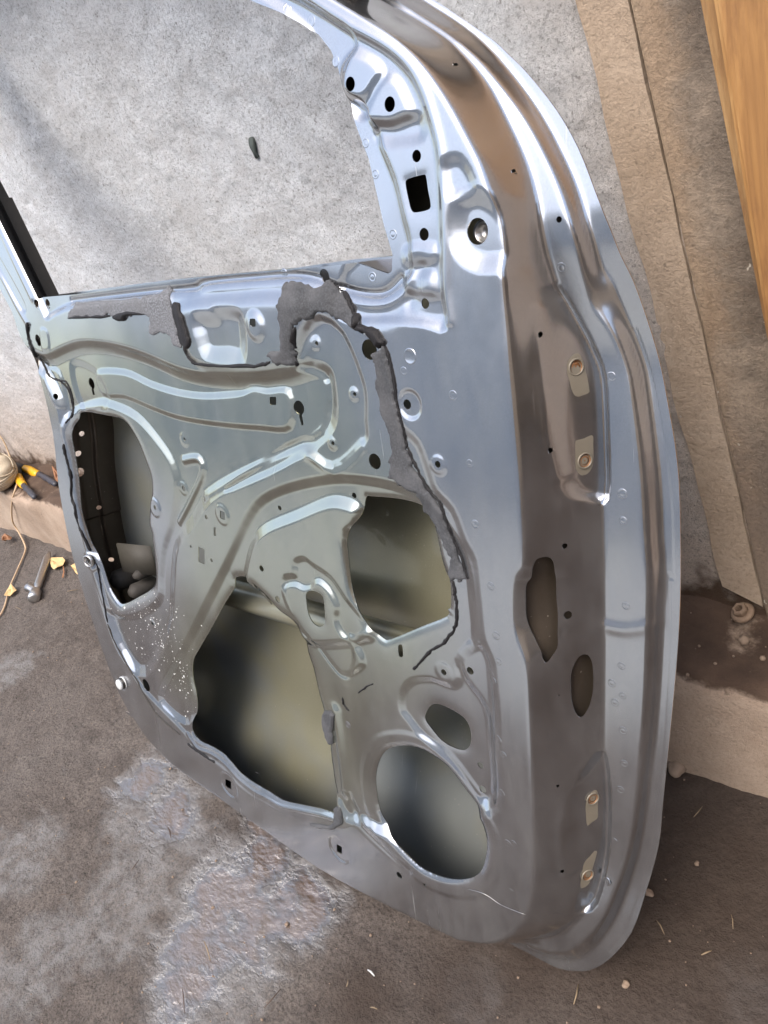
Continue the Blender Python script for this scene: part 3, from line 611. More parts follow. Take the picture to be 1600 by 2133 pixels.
# ------------------------------------------------------------------ plinth
def plinth():
    r = np.random.default_rng(9); xs = np.arange(-5.2, 2.4, .015); rows = []
    prof = [(PL_Y, -.02), (PL_Y, .04), (PL_Y, .09), (PL_Y, .14), (PL_Y+.001, PL_Z-.008), (PL_Y+.006, PL_Z), (PL_Y+.03, PL_Z+.002), (PL_Y+.06, PL_Z+.003), (PL_Y+.09, PL_Z+.004), (PL_Y+.115, PL_Z+.008), (WALL_Y+.02, PL_Z+.012)]
    ph = r.uniform(0, 6, 30); fr = r.uniform(4, 90, 30); am = .010/fr**.75
    for k, (y, z) in enumerate(prof):
        n1 = sum(a*np.sin(f*xs+p+k*.9*math.sin(p*7)) for a, f, p in zip(am, fr, ph))
        rows.append(np.stack([xs, np.full_like(xs, y)+n1*(1 if k < 6 else 0), np.full_like(xs, z)+n1*(1.2 if k > 3 else 0)], 1))
    R = np.array(rows); nk, nx = R.shape[:2]; id_ = np.arange(nk*nx).reshape(nk, nx)
    f = np.stack([id_[:-1, :-1], id_[:-1, 1:], id_[1:, 1:], id_[1:, :-1]], -1).reshape(-1, 4).tolist()
    o = mesh_np('wall_plinth', R.reshape(-1, 3), f, M_PLINTH_L)
    tag(o, 'low rendered concrete plinth with a dirt covered ledge along the wall foot', 'plinth')
def plinth_mat():
    m = M_PLINTH.copy(); m.name = 'plinth_render_with_dirt'; n = m.node_tree; b = n.nodes['Principled BSDF']; c = coords(n)
    sx = N(n, 'ShaderNodeSeparateXYZ'); n.links.new(c, sx.inputs[0]); g = noise(n, c, 22, 6, .7)
    k = sm_node(n, math_(n, 'ADD', sx.outputs[2], math_(n, 'MULTIPLY', math_(n, 'SUBTRACT', g, .5), .03)), PL_Z-.008, PL_Z+.001)
    old = b.inputs['Base Color'].links[0].from_socket
    dirt = ramp(n, noise(n, c, 14, 6, .6), [(.3, (.035, .019, .011)), (.55, (.07, .042, .027)), (.75, (.13, .09, .062))])
    n.links.new(mix(n, k, old, dirt), b.inputs['Base Color']); return m
M_PLINTH_L = plinth_mat(); plinth()

# ------------------------------------------------------------------ post and boards at the right
M_POST = None
def prism(name, poly_xz, y0, y1, m, parent=None, bev=.004):
    bm = bmesh.new(); a = [bm.verts.new((x, y0, z)) for x, z in poly_xz]; b_ = [bm.verts.new((x, y1, z)) for x, z in poly_xz]
    bm.faces.new(a); bm.faces.new(b_[::-1]); n_ = len(a)
    for i in range(n_): bm.faces.new([a[(i+1) % n_], a[i], b_[i], b_[(i+1) % n_]])
    bmesh.ops.recalc_face_normals(bm, faces=bm.faces)
    if bev: bmesh.ops.bevel(bm, geom=bm.edges[:], offset=bev, segments=2, affect='EDGES')
    o = from_bm(name, bm, m, parent, False); return o
def post_mat():
    m, n, b = mat('stained_concrete'); c = coords(n); sx = N(n, 'ShaderNodeSeparateXYZ'); n.links.new(c, sx.inputs[0])
    ln = math_(n, 'SUBTRACT', sx.outputs[0], math_(n, 'ADD', math_(n, 'MULTIPLY', sx.outputs[2], BAND[1]), BAND[0]))
    g = noise(n, c, 9, 7, .7); a = noise(n, mapped(n, c, (5, 5, 1.2)), 4, 5, .6)
    col = ramp(n, a, [(.3, (.25, .175, .115)), (.55, (.33, .245, .17)), (.75, (.40, .31, .235))])
    k = sm_node(n, math_(n, 'ADD', ln, math_(n, 'MULTIPLY', math_(n, 'SUBTRACT', g, .5), .13)), .008, .046)
    col = mix(n, k, col, ramp(n, g, [(.36, (.12, .09, .067)), (.52, (.20, .16, .125)), (.66, (.34, .27, .205))]))
    lo = sm_node(n, math_(n, 'SUBTRACT', math_(n, 'MULTIPLY', math_(n, 'SUBTRACT', g, .5), .3), sx.outputs[2]), -.50, -.36); col = mix(n, math_(n, 'MULTIPLY', lo, .6), col, (.15, .115, .095))
    wp = ramp(n, noise(n, c, 70, 2), [(.72, 0.), (.74, 1.)]); col = mix(n, wp, col, (.5, .45, .38))
    n.links.new(col, b.inputs['Base Color']); b.inputs['Roughness'].default_value = .85
    col = mix(n, 1., col, ramp(n, noise(n, c, 210, 6, .75), [(.34, .70), (.5, 1.), (.7, 1.1)]), 'MULTIPLY'); n.links.new(col, b.inputs['Base Color'])
    n.links.new(bump(n, noise(n, c, 60, 9, .75), .8, .006), b.inputs['Normal']); return m
def wood_mat(name, c1, c2, c3):
    m, n, b = mat(name); c = coords(n)
    gr = noise(n, mapped(n, c, (38, 38, 2.6), (0, .17, 0)), 1.6, 6, .62, 1.2); f = noise(n, mapped(n, c, (220, 220, 9), (0, .17, 0)), 1.5, 4, .6)
    col = ramp(n, gr, [(.3, c1), (.5, c2), (.68, c3)]); col = mix(n, ramp(n, f, [(.5, .0), (.75, .35)]), col, c1)
    st = ramp(n, noise(n, mapped(n, c, (3, 3, 1)), 6, 6, .7), [(.46, 0.), (.62, .75)]); col = mix(n, st, col, (.16, .075, .03))
    n.links.new(col, b.inputs['Base Color']); b.inputs['Roughness'].default_value = .62
    n.links.new(bump(n, math_(n, 'ADD', gr, f), .3, .003), b.inputs['Normal']); return m
M_WOOD2 = wood_mat('old_pine_dark', (.15, .07, .025), (.28, .155, .06), (.37, .23, .105)); M_POST = post_mat(); M_WOOD = wood_mat('old_pine', (.20, .095, .032), (.32, .165, .055), (.42, .25, .10))
def pw(pts, y): return [(on_y(a, b_, y)[0], on_y(a, b_, y)[2]) for a, b_ in pts]
def ext(p, q, z):   # extend line p->q to height z
    k = (z-p[1])/(q[1]-p[1]); return (p[0]+(q[0]-p[0])*k, z)
PY = WALL_Y-.010
pl, pr = pw([(1310, 0), (1568, 1160)], PY), pw([(1460, 0), (1620, 800)], PY)
r_ = (pl[0][0]+.165, pl[0][1])
M_BAND = conc_mat('smooth_render', (.30, .225, .16), (.38, .295, .22), (.46, .37, .29))
_e = lambda z, o: (ext(*pl, z)[0]+o, z)
bandp = [_e(2.3, -.0035), _e(2.3, -.052)]+[_e(z, -.048+.0012*math.sin(z*23)+.001*math.sin(z*61+1)+.0008*math.sin(z*240)) for z in np.arange(2.2, PL_Z+.02, -.03)]+[_e(PL_Z+.02, -.003)]
bandp += [_e(z, -.0028+.0006*math.sin(z*37)+.0005*math.sin(z*91)) for z in np.arange(PL_Z+.05, 2.2, .02)]
o = prism('smooth_plaster_band', bandp, WALL_Y-.0065, WALL_Y+.05, M_BAND, bev=0); tag(o, 'narrow smooth tan plaster band between the rough wall and the dark crack', 'plaster band')
poly = [ext(*pl, 2.3), ext(*pl, PL_Z-.01), (ext(*pl, PL_Z-.01)[0]+.30, PL_Z-.01), (ext(*pl, 2.3)[0]+.30, 2.3)]
o = prism('concrete_post', poly, PY, WALL_Y+.15, M_POST, bev=.003)
tag(o, 'stained tan and grey concrete post beside the plaster, right of the dark crack', 'post')
WY = WALL_Y-.07
wl = pw([(1452, 0), (1612, 800)], WY); poly = [ext(*wl, 2.3), ext(*wl, PL_Z+.015), (ext(*wl, PL_Z)[0]+.22, PL_Z+.015), (ext(*wl, 2.3)[0]+.22, 2.3)]
wp = empty('wooden_door_frame', 'weathered yellow brown wooden frame standing at the right edge in front of the concrete post', 'wooden frame', (wl[1][0], WY, PL_Z))
def childp(name, poly, y0, y1, m, bev):
    o = prism(name, poly, y0, y1, m, None, bev); o.parent = wp; o.matrix_parent_inverse = Matrix.Translation(-Vector(wp.location)); return o
childp('frame_post', poly, WY, PY-.001, M_WOOD2, .006)
wl2 = pw([(1492, 0), (1560, 420)], WY-.012); poly2 = [ext(*wl2, 2.3), ext(*wl2, PL_Z+.015), (ext(*wl2, PL_Z)[0]+.19, PL_Z+.015), (ext(*wl2, 2.3)[0]+.19, 2.3)]
childp('trim_board', poly2, WY-.020, WY-.001, M_WOOD, .004)

# ------------------------------------------------------------------ the car door
door = empty('car_door', 'stripped silver car door leaning upright against the plaster wall, inner side facing out', 'car door')
mw = Matrix.Identity(4)
for i in range(3):
    for j in range(3): mw[i][j] = BD[j][i]
    mw[i][3] = P0[i]
door.matrix_world = mw
Vv, Ff = clipped(SF, Wf, us, vs)
panel = mesh_np('inner_panel', Vv, Ff, M_PAINT, door)
# paint coverage: thin khaki primer inside the sealant line
TH_P = cat(HX([(75, 690), (200, 690), (330, 700), (500, 720), (660, 720), (720, 760), (770, 900), (860, 1000), (900, 1200), (900, 1400), (830, 1480), (790, 1560), (770, 1680), (700, 1700), (560, 1600), (420, 1480), (340, 1400), (380, 1200), (330, 1000), (200, 860), (120, 820)]), 3)
tf = coarse_sdf(TH_P, 6); tf = sm((tf+.05)/.10)
side = sm((-dA)/.01)*(1-sm((-dC)/.01))
tv = field(Vv[:, 0], Vv[:, 1], tf)*.9+field(Vv[:, 0], Vv[:, 1], side)*.0
at = panel.data.attributes.new('thin', 'FLOAT', 'POINT'); at.data.foreach_set('value', tv.astype(np.float32))

# outer skin behind
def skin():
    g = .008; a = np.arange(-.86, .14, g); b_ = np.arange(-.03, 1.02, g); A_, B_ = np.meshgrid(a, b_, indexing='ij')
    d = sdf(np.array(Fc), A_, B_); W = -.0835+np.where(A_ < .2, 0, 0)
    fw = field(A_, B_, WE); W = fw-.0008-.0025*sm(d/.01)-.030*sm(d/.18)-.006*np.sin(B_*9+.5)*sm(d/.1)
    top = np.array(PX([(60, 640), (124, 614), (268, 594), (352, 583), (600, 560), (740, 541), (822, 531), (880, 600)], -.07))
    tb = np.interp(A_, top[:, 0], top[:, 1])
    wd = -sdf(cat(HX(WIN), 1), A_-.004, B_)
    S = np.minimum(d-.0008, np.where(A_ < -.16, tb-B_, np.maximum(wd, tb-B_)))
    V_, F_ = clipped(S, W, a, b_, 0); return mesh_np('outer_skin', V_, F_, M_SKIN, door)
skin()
def to_px(q):
    d = RC.T@(loc2world(q)-CAM); return CX+F*d[0]/d[2], CY+F*d[1]/d[2]
def latch_side():
    pl = cat(PX([(300, 1532), (262, 1470), (235, 1412), (190, 1285), (150, 1155), (122, 1010), (110, 900), (75, 760), (42, 700)]), 30, False)
    L = np.concatenate([[0], np.cumsum(np.linalg.norm(np.diff(pl, axis=0), axis=1))]); tt = np.arange(0, L[-1], .0016); ww = np.arange(0, .0935, .0016)
    pu, pv = np.interp(tt, L, pl[:, 0]), np.interp(tt, L, pl[:, 1])
    T, W = np.meshgrid(tt, ww, indexing='ij'); PU = pu[:, None]+0*W; PV = pv[:, None]+0*W
    off = .0005+.010*sm((W-.004)/.03)+.006*sm((W-.050)/.008)+.003*sm((W-.012)/.004)*(T > L[-1]*.55)
    X3 = PU+off; Y3 = PV; Z3 = -W-.0012
    S = np.full(T.shape, 1.)
    wl_ = np.stack([X3.ravel(), Y3.ravel(), Z3.ravel()], 1); d = (P0+wl_@BD-CAM)@RC; px = CX+F*d[:, 0]/d[:, 2]; py = CY+F*d[:, 1]/d[:, 2]
    for x, y, r_ in ((171, 904, .0042), (163, 944, .0048), (205, 1057, .0036), (231, 1165, .0036), (165, 984, .0075), (147, 921, .003)):
        k = np.argmin((px-x)**2+(py-y)**2); i, j = np.unravel_index(k, T.shape); S = np.minimum(S, np.hypot(T-T[i, j], W-W[i, j])-r_)
    V_, F_ = clipped(S, np.zeros_like(S), tt, ww, 0)
    fx = np.interp(V_[:, 0], tt, pu); fy = np.interp(V_[:, 0], tt, pv); w_ = V_[:, 1]
    o_ = .0005+.010*sm((w_-.004)/.03)+.006*sm((w_-.050)/.008)+.003*sm((w_-.012)/.004)*(V_[:, 0] > L[-1]*.55)
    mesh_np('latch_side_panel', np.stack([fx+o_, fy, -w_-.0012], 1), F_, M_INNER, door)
def window_return():
    pl = cat(HX(WIN[6:21]), 6, False); vv = []; ff = []
    for i, q in enumerate(pl):
        h = float(field(q[0], q[1])); e = min(float(field(q[0], q[1], WE)), -.05)
        for k in range(4): vv.append((q[0]+.0015+.004*k/3, q[1], h-.0015+(e-.036-h)*k/3))
    for i in range(len(pl)-1):
        for k in range(3): ff.append([i*4+k, i*4+k+1, i*4+k+5, i*4+k+4])
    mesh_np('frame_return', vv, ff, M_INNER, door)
latch_side(); window_return()
def dark_sheet():  # dark sheet added behind the hinge-side holes to read as shade
    g = .004; a = np.arange(-.06, .13, g); b_ = np.arange(.03, .80, g); A_, B_ = np.meshgrid(a, b_, indexing='ij')
    S = np.minimum(np.minimum(field(A_, B_, -dA)+.004, field(A_, B_, dD)), .01)
    W = blur_small(field(A_, B_))-.016; V_, F_ = clipped(S, W, a, b_, 0); mesh_np('hinge_dark_sheet', V_, F_, M_INNER, door)
def blur_small(A_):
    for k in range(2): A_ = (A_+np.roll(A_, 1, 0)+np.roll(A_, -1, 0)+np.roll(A_, 1, 1)+np.roll(A_, -1, 1))/5
    return A_
dark_sheet()
# belt seal lip standing behind the window slot
def prism_uv(name, uv, w0, w1, m, bev=.0012, parent=door):
    bm = bmesh.new(); a = [bm.verts.new((x, y, w1)) for x, y in uv]; b_ = [bm.verts.new((x, y, w0)) for x, y in uv]
    bm.faces.new(a); bm.faces.new(b_[::-1]); n_ = len(a)
    for i in range(n_): bm.faces.new([a[(i+1) % n_], a[i], b_[i], b_[(i+1) % n_]])
    bmesh.ops.recalc_face_normals(bm, faces=bm.faces)
    if bev: bmesh.ops.bevel(bm, geom=bm.edges[:], offset=bev, segments=2, affect='EDGES')
    return from_bm(name, bm, m, parent, False)
prism_uv('belt_reinforcement', PX([(100, 640), (124, 613), (268, 594), (352, 583), (500, 569), (600, 560), (740, 540), (818, 533), (815, 600), (500, 620)], -.035), -.037, -.035, M_PAINT, 0)
prism_uv('window_channel', PX([(-130, 170), (-2, 418), (97, 621), (82, 640), (-2, 466), (-130, 230)], -.030), -.045, -.016, M_RUBBER, .002)
prism_uv('channel_rail', PX([(-134, 168), (-4, 412), (2, 412), (102, 619), (97, 621), (-2, 420)], -.030), -.046, -.028, M_DARK, 0)
# roof rail of the window frame, above the picture
def roof():
    p = cat(PX([(700, -130), (500, -190), (280, -250), (50, -300), (-190, -260), (-300, -60), (-240, 120), (-160, 280)]), 6, False); vv = []; ff = []
    prof = [(-.02, -.045), (-.02, -.012), (-.016, 0), (.012, 0), (.018, -.03), (.03, -.034), (.032, -.045)]
    for i, q in enumerate(p):
        t = p[min(i+1, len(p)-1)]-p[max(i-1, 0)]; t /= np.linalg.norm(t); nn = np.array([t[1], -t[0]])
        for a, b_ in prof: vv.append((q[0]-nn[0]*a*-1*-1, q[1]-nn[1]*a, b_))
    k = len(prof)
    for i in range(len(p)-1):
        for j in range(k): ff.append([i*k+j, i*k+(j+1) % k, (i+1)*k+(j+1) % k, (i+1)*k+j])
    mesh_np('roof_rail', vv, ff, M_PAINT, door)
roof()

def tube(name, pts, rad, m, parent=None, seg=8, jit=0., flat=1.):
    pts = [Vector(p) for p in pts]; vv = []; ff = []; n_ = len(pts)
    for i, p in enumerate(pts):
        t = (pts[min(i+1, n_-1)]-pts[max(i-1, 0)]).normalized(); a = t.orthogonal().normalized() if i == 0 else (a-t*a.dot(t)).normalized(); b_ = t.cross(a)
        r = (rad[i] if hasattr(rad, '__len__') else rad)
        if i in (0, n_-1): r *= .55
        for k in range(seg):
            th = 2*math.pi*k/seg; rr = r*(1+jit*rng.uniform(-1, 1)); vv.append(p+a*math.cos(th)*rr+b_*math.sin(th)*rr)
    for i in range(n_-1):
        for k in range(seg): ff.append([i*seg+k, i*seg+(k+1) % seg, (i+1)*seg+(k+1) % seg, (i+1)*seg+k])
    ff += [list(range(seg))[::-1], [(n_-1)*seg+k for k in range(seg)]]
    return mesh_np(name, vv, ff, m, parent)
# impact beam and inner gear seen through the openings
pa_, pb_ = P(440, 1222, -.066), P(960, 1375, -.066)
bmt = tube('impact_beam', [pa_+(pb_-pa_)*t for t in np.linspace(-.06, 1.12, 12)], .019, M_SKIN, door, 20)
# latch-side bracket and linkage at the bottom of the left opening
q = P(285, 1165, -.05)
bm = bmesh.new(); bmesh.ops.create_cube(bm, size=1, matrix=Matrix.Translation(Vector(q))@Matrix.Rotation(.25, 4, 'Y')@Matrix.Diagonal((.075, .05, .004, 1)))
bmesh.ops.bevel(bm, geom=bm.edges[:], offset=.0015, segments=2, affect='EDGES'); from_bm('latch_bracket', bm, M_BRK, door)
for x, y, r, l in ((268, 1200, .017, .05), (305, 1222, .013, .05), (302, 1192, .009, .04)):
    q = P(x, y, -.06); tube('latch_housing', [q+np.array([0, 0, t]) for t in (-.02, -.015, 0, l-.028, l-.02)], [r*.8, r, r, r, r*.8], M_DARK, door, 16)

# ---- layers lying on the sheet: foam, pads
def hp(pts, n=3): return cat(HX(pts), n)
def layer(name, pts, th, m, jag=.0012, noise_amp=.00018, parent=door, n=3, g=.0016, uv=None, bulge=0.):
    p = cat(HX(pts) if uv is None else uv, n)
    if jag: p = p+nrng.normal(0, jag, p.shape)
    a = np.arange(p[:, 0].min()-.004, p[:, 0].max()+.004, g); b_ = np.arange(p[:, 1].min()-.004, p[:, 1].max()+.004, g)
    A_, B_ = np.meshgrid(a, b_, indexing='ij'); S = sdf(p, A_, B_)
    W = field(A_, B_)+th*sm(S/(.9*th)+.35)+0.+bulge*sm(S/.02)
    if not (S > 0).any(): return None
    V_, F_ = clipped(S, W, a, b_, th*.6+.0012); return mesh_np(name, V_, F_, m, parent)
f1 = zz([(190, 285), (400, 285), (640, 262), (760, 240), (900, 205), (970, 165), (985, 160), (990, 240), (1010, 330), (1040, 470), (1060, 570), (1080, 650), (1070, 700), (1020, 655), (1000, 610), (975, 570), (915, 555), (820, 580), (815, 500), (820, 450), (785, 410), (690, 405), (640, 415), (600, 430), (550, 440), (500, 425), (465, 405), (400, 410), (300, 415), (200, 425), (110, 435), (95, 420), (120, 370), (150, 330)], 120, 560, 4.21)
tag(layer('foam_strip', f1, .0022, M_FOAM_L), 'torn light grey foam strip under the window sill')
f2 = zz([(230, 90), (300, 105), (345, 120), (430, 130), (460, 125), (480, 85), (510, 78), (560, 110), (600, 150), (640, 190), (660, 250), (690, 310), (730, 350), (720, 400), (700, 445), (640, 400), (580, 370), (530, 325), (470, 310), (400, 340), (330, 370), (280, 395), (250, 440), (262, 520), (270, 590), (275, 640), (285, 700), (200, 698), (110, 690), (90, 660), (62, 620), (90, 600), (160, 580), (155, 480), (145, 300), (150, 220), (170, 140), (200, 100)], 540, 560, 3.478)
tag(layer('foam_strip', f2, .0032, M_FOAM, bulge=.001), 'hook-shaped dark grey foam remnant right of the square hole')
f3 = zz([(810, 620), (890, 572), (905, 552), (922, 600), (940, 660), (960, 760), (980, 880), (996, 980), (1016, 1060), (1035, 1150)], 540, 560, 3.478)+zz([(420, 190), (440, 250), (490, 360), (550, 480), (620, 590), (670, 650), (720, 760), (780, 900), (830, 1020), (880, 1150), (915, 1270), (915, 1290), (880, 1305), (840, 1290), (800, 1300), (785, 1250), (780, 1180), (785, 1110), (745, 1040), (710, 950), (670, 850), (620, 780), (580, 740), (575, 700), (540, 640), (520, 590), (430, 545), (350, 490), (290, 460), (268, 430), (290, 380), (295, 330), (300, 230), (290, 100)], 740, 880, 3.95)+zz([(900, 1080), (880, 1040), (885, 1000), (870, 900), (855, 860), (850, 760), (840, 700), (825, 650)], 540, 560, 3.478)
tag(layer('foam_strip', f3, .0030, M_FOAM), 'long grey foam strip running down beside the round boss')
f3b = zz([(720, 400), (760, 405), (840, 430), (880, 465), (915, 520), (915, 560), (885, 552), (870, 575), (840, 545), (800, 500), (780, 470), (740, 460), (700, 445)], 540, 560, 3.478)
layer('sealant_lump', f3b, .005, M_SEAL, .0006, .0005)
layer('foam_strip', Z5([(460, 1300), (490, 1280), (525, 1300), (520, 1360), (515, 1400), (518, 1460), (500, 1465), (480, 1420), (465, 1360)]), .004, M_FOAM, .0008)
layer('foam_strip', Z6([(527, 490), (558, 487), (568, 540), (560, 588), (512, 603), (450, 597), (400, 582), (392, 572), (450, 580), (505, 583), (525, 555)]), .004, M_FOAM, .0006)
layer('sealant_lump', zz([(1012, 312), (1070, 308), (1105, 430), (1145, 560), (1165, 640), (1150, 700), (1120, 690), (1080, 640), (1050, 500)], 120, 560, 4.21), .003, M_SEAL, .0008, .0006)
layer('sealant_lump', zz([(105, 425), (200, 418), (300, 408), (400, 402), (460, 405), (455, 425), (300, 432), (160, 436), (110, 440)], 120, 560, 4.21), .0046, M_SEAL, .0006, .0008, n=2)
layer('sealant_lump', zz([(480, 420), (540, 385), (620, 365), (740, 385), (780, 410), (690, 405), (610, 420), (590, 455), (550, 462), (500, 440)], 120, 560, 4.21), .0048, M_SEAL, .0006, .0008, n=2)
layer('sealant_lump', zz([(255, 440), (275, 420), (270, 520), (280, 600), (290, 700), (272, 700), (262, 560), (230, 500)], 540, 560, 3.478), .006, M_SEAL, .0006, .0008, n=2)
layer('sealant_lump', zz([(510, 78), (560, 105), (610, 150), (650, 195), (675, 250), (700, 310), (735, 350), (725, 405), (700, 440), (680, 380), (690, 330), (655, 260), (640, 200), (590, 150)], 540, 560, 3.478), .006, M_SEAL, .0006, .0008, n=2)
# ragged black edge of the long strip
e3 = zz([(905, 550), (945, 640), (970, 760), (988, 880), (1003, 980), (1022, 1060), (1045, 1160)], 540, 560, 3.478)+zz([(420, 160), (450, 240), (500, 355), (560, 475), (630, 585), (690, 645), (720, 720), (760, 820), (800, 920), (850, 1040), (890, 1150), (928, 1285)], 740, 880, 3.95)
def seam(pts, r, jit=.35, n=5, up=.0003, m=M_SEAL, name='sealant_bead'):
    pl = cat(pts, n, False); q = [hit(a, b_)+np.array([nrng.normal(0, r*.25), nrng.normal(0, r*.25), up]) for a, b_ in pl]
    a_ = rng.uniform(0, 6); return tube(name, q, [r*(1+.3*math.sin(i_*.9+a_)*math.sin(i_*.37)) for i_ in range(len(q))], m, door, 6, jit*.5)
seam(e3, .0012, .35, 6, .0003)
seam([(58, 672), (60, 700), (68, 725), (77, 744)], .0025)
seam(zz([(300, 730), (380, 870), (430, 990), (520, 1060), (600, 1080), (690, 1100), (740, 1180), (790, 1330), (805, 1480), (790, 1600), (740, 1660), (690, 1710)], 40, 640, 7.11), .0013)
seam([(133, 925), (138, 950), (144, 975), (150, 999), (149, 1032), (158, 1058), (163, 1090), (176, 1120), (191, 1148)], .0022, .5)
seam([(196, 1165), (205, 1185), (210, 1217), (217, 1255), (225, 1296)], .0012)
seam([(225, 1300), (240, 1338), (262, 1379), (285, 1416), (300, 1446), (330, 1490), (375, 1530)], .0011, m=M_DARK)
seam([(392, 1549), (410, 1562), (428, 1575), (447, 1587)], .0018)
seam([(384, 722), (390, 740), (400, 751), (415, 759), (470, 763), (540, 761), (562, 755)], .0017)
seam(zz([(810, 1310), (820, 1400), (832, 1480), (838, 1600), (820, 1690), (780, 1750), (730, 1810), (650, 1860), (590, 1910), (530, 1980), (480, 2030)], 740, 880, 3.95), .0015, .45)
seam(Z5([(738, 1130), (700, 1150), (660, 1182)]), .0009); seam(Z5([(570, 1208), (580, 1250), (605, 1280)]), .0010)
seam(Z1([(310, 770), (340, 785), (380, 830), (400, 900), (408, 950), (380, 1000)]), .001)
seam(Z4([(1440, 1630), (1420, 1620)]), .001)
for a in ([(325, 1480), (333, 1550), (341, 1600)], [(975, 1852), (1010, 1862), (1045, 1885), (1095, 1905)]):
    seam(a, .00018, 0, 6, .0001, M_STEEL, 'scratch_mark')
# hinge pads (unpainted) and threaded nuts
def zp(p): return zz(p, 1120, 700, 5.922)
def zq(p): return zz(p, 1140, 1560, 6.273)
layer('hinge_pad', zp([(460, 215), (510, 215), (550, 270), (580, 380), (620, 530), (640, 640), (640, 700), (560, 730), (490, 750), (430, 680), (400, 560), (370, 450), (375, 320), (410, 260)]), .0005, M_PRIMER, 0, 0)
layer('hinge_pad', zp([(475, 1290), (560, 1270), (680, 1220), (690, 1350), (690, 1560), (640, 1680), (550, 1720), (500, 1670), (475, 1600), (470, 1450)]), .0005, M_PRIMER, 0, 0)
layer('hinge_pad', zq([(630, 525), (665, 580), (665, 760), (660, 900), (590, 950), (525, 1000), (510, 850), (505, 730), (545, 610)]), .0005, M_PRIMER, 0, 0)
layer('hinge_pad', zq([(655, 1300), (640, 1400), (590, 1580), (560, 1740), (480, 1810), (440, 1780), (460, 1600), (490, 1480), (560, 1400)]), .0005, M_PRIMER, 0, 0)
def normal_at(q):
    e = .004; a = (field(q[0]+e, q[1])-field(q[0]-e, q[1]))/(2*e); b_ = (field(q[0], q[1]+e)-field(q[0], q[1]-e))/(2*e)
    return Vector((-a, -b_, 1)).normalized()
def lathe(prof, seg=24):
    vv = []; ff = []; k = len(prof)
    for s_ in range(seg):
        th = 2*math.pi*s_/seg
        for r, z in prof: vv.append((r*math.cos(th), r*math.sin(th), z))
    for s_ in range(seg):
        for j in range(k-1): a = s_*k+j; b_ = ((s_+1) % seg)*k+j; ff.append([a, a+1, b_+1, b_])
    return vv, ff
nutm = {}
def put(name, px, py, prof, m, key, sc=1., up=0., seg=24, nrm=None):
    q = hit(px, py); n_ = nrm or normal_at(q)
    if key not in nutm:
        v_, f_ = lathe(prof, seg); me = bpy.data.meshes.new(name); me.from_pydata(v_, [], f_); me.materials.append(m)
        me.polygons.foreach_set('use_smooth', [True]*len(me.polygons)); nutm[key] = me
    o = bpy.data.objects.new(name, nutm[key]); C.objects.link(o); o.parent = door
    o.matrix_basis = Matrix.Translation(Vector(q)+n_*up)@n_.to_track_quat('Z', 'Y').to_matrix().to_4x4()@Matrix.Scale(sc, 4); return o
SIDE = normal_at(hit(1180, 1500))
for x, y in ((1200, 764), (1218, 959), (1234, 1663), (1224, 1822)):
    hn = put('hinge_nut', x, y, [(.0088, 0), (.0088, .0012), (.0078, .0016), (.0070, .001), (.0066, -.001)], M_PRIMER, 'nutring', .78, .0004, nrm=SIDE)
    th_ = put('nut_thread', x, y, [(.0067, .0006), (.0058, -.0), (.0060, -.001), (.005, -.001), (.0048, .0), (.002, -.0005), (.0001, 0)], M_NUT, 'nutcore', .78, .0004, nrm=SIDE)
    th_.parent = hn; th_.matrix_basis = Matrix.Identity(4)
# spot welds
wp_ = [(0.0001, .0002), (.0020, .00022), (.0028, .00005), (.0034, .00030), (.0042, .0002), (.0050, -.0002)]
for x, y in [(944, 823), (978, 965), (1297, 1028), (1298, 1085), (1304, 1262), (990, 1092), (1023, 1221), (1034, 1324), (1038, 1378), (1023, 1402), (1028, 1418), (1038, 1540), (1048, 1572), (1045, 1652), (1058, 1757), (1070, 1757), (1065, 1857), (1273, 784), (1170, 558), (1295, 1387), (1275, 1423), (1297, 1449), (1281, 1463), (1298, 1522), (1301, 1590), (1293, 1645), (1279, 1751), (1264, 1835), (841, 772), (776, 577), (649, 43), (598, 17), (700, 128), (762, 298), (782, 363), (819, 488), (592, 569), (725, 1510)]:
    put('spot_weld', x, y, wp_, M_PAINT, 'weld', rng.uniform(.75, 1.0), -.0001)
put('spot_weld', 854, 742, [(.0001, .0002), (.0058, .0002), (.0064, .0004), (.0070, -.0002)], M_PAINT, 'weldbig')
put('bushing', 186, 1168, [(.0105, -.001), (.0100, .003), (.0085, .0035), (.0075, .002), (.0068, -.004), (.006, -.012)], M_STEEL, 'bush')
rc_ = put('retaining_clip', 257, 1422, [(.0135, 0), (.0135, .0015), (.009, .0018), (.0085, .006), (.0110, .0065), (.0110, .0105), (.0085, .0125), (.0001, .013)], M_PLASTIC, 'clip', .8)
cs_ = put('clip_seal', 257, 1422, [(.0125, .0016), (.0128, .0055), (.0095, .006)], M_RUBBER, 'clipseal')
cs_.parent = rc_; cs_.matrix_basis = Matrix.Identity(4)
# captive nut seen inside the round hole of the pillar
q = P(1008, 484, -.018); v_, f_ = lathe([(.0095, -.03), (.0095, .0), (.0085, .002), (.0060, .002), (.0055, -.004), (.0001, -.004)]); o = mesh_np('captive_nut', [(a+q[0], b_+q[1], c_+q[2]) for a, b_, c_ in v_], f_, M_STEEL, door)
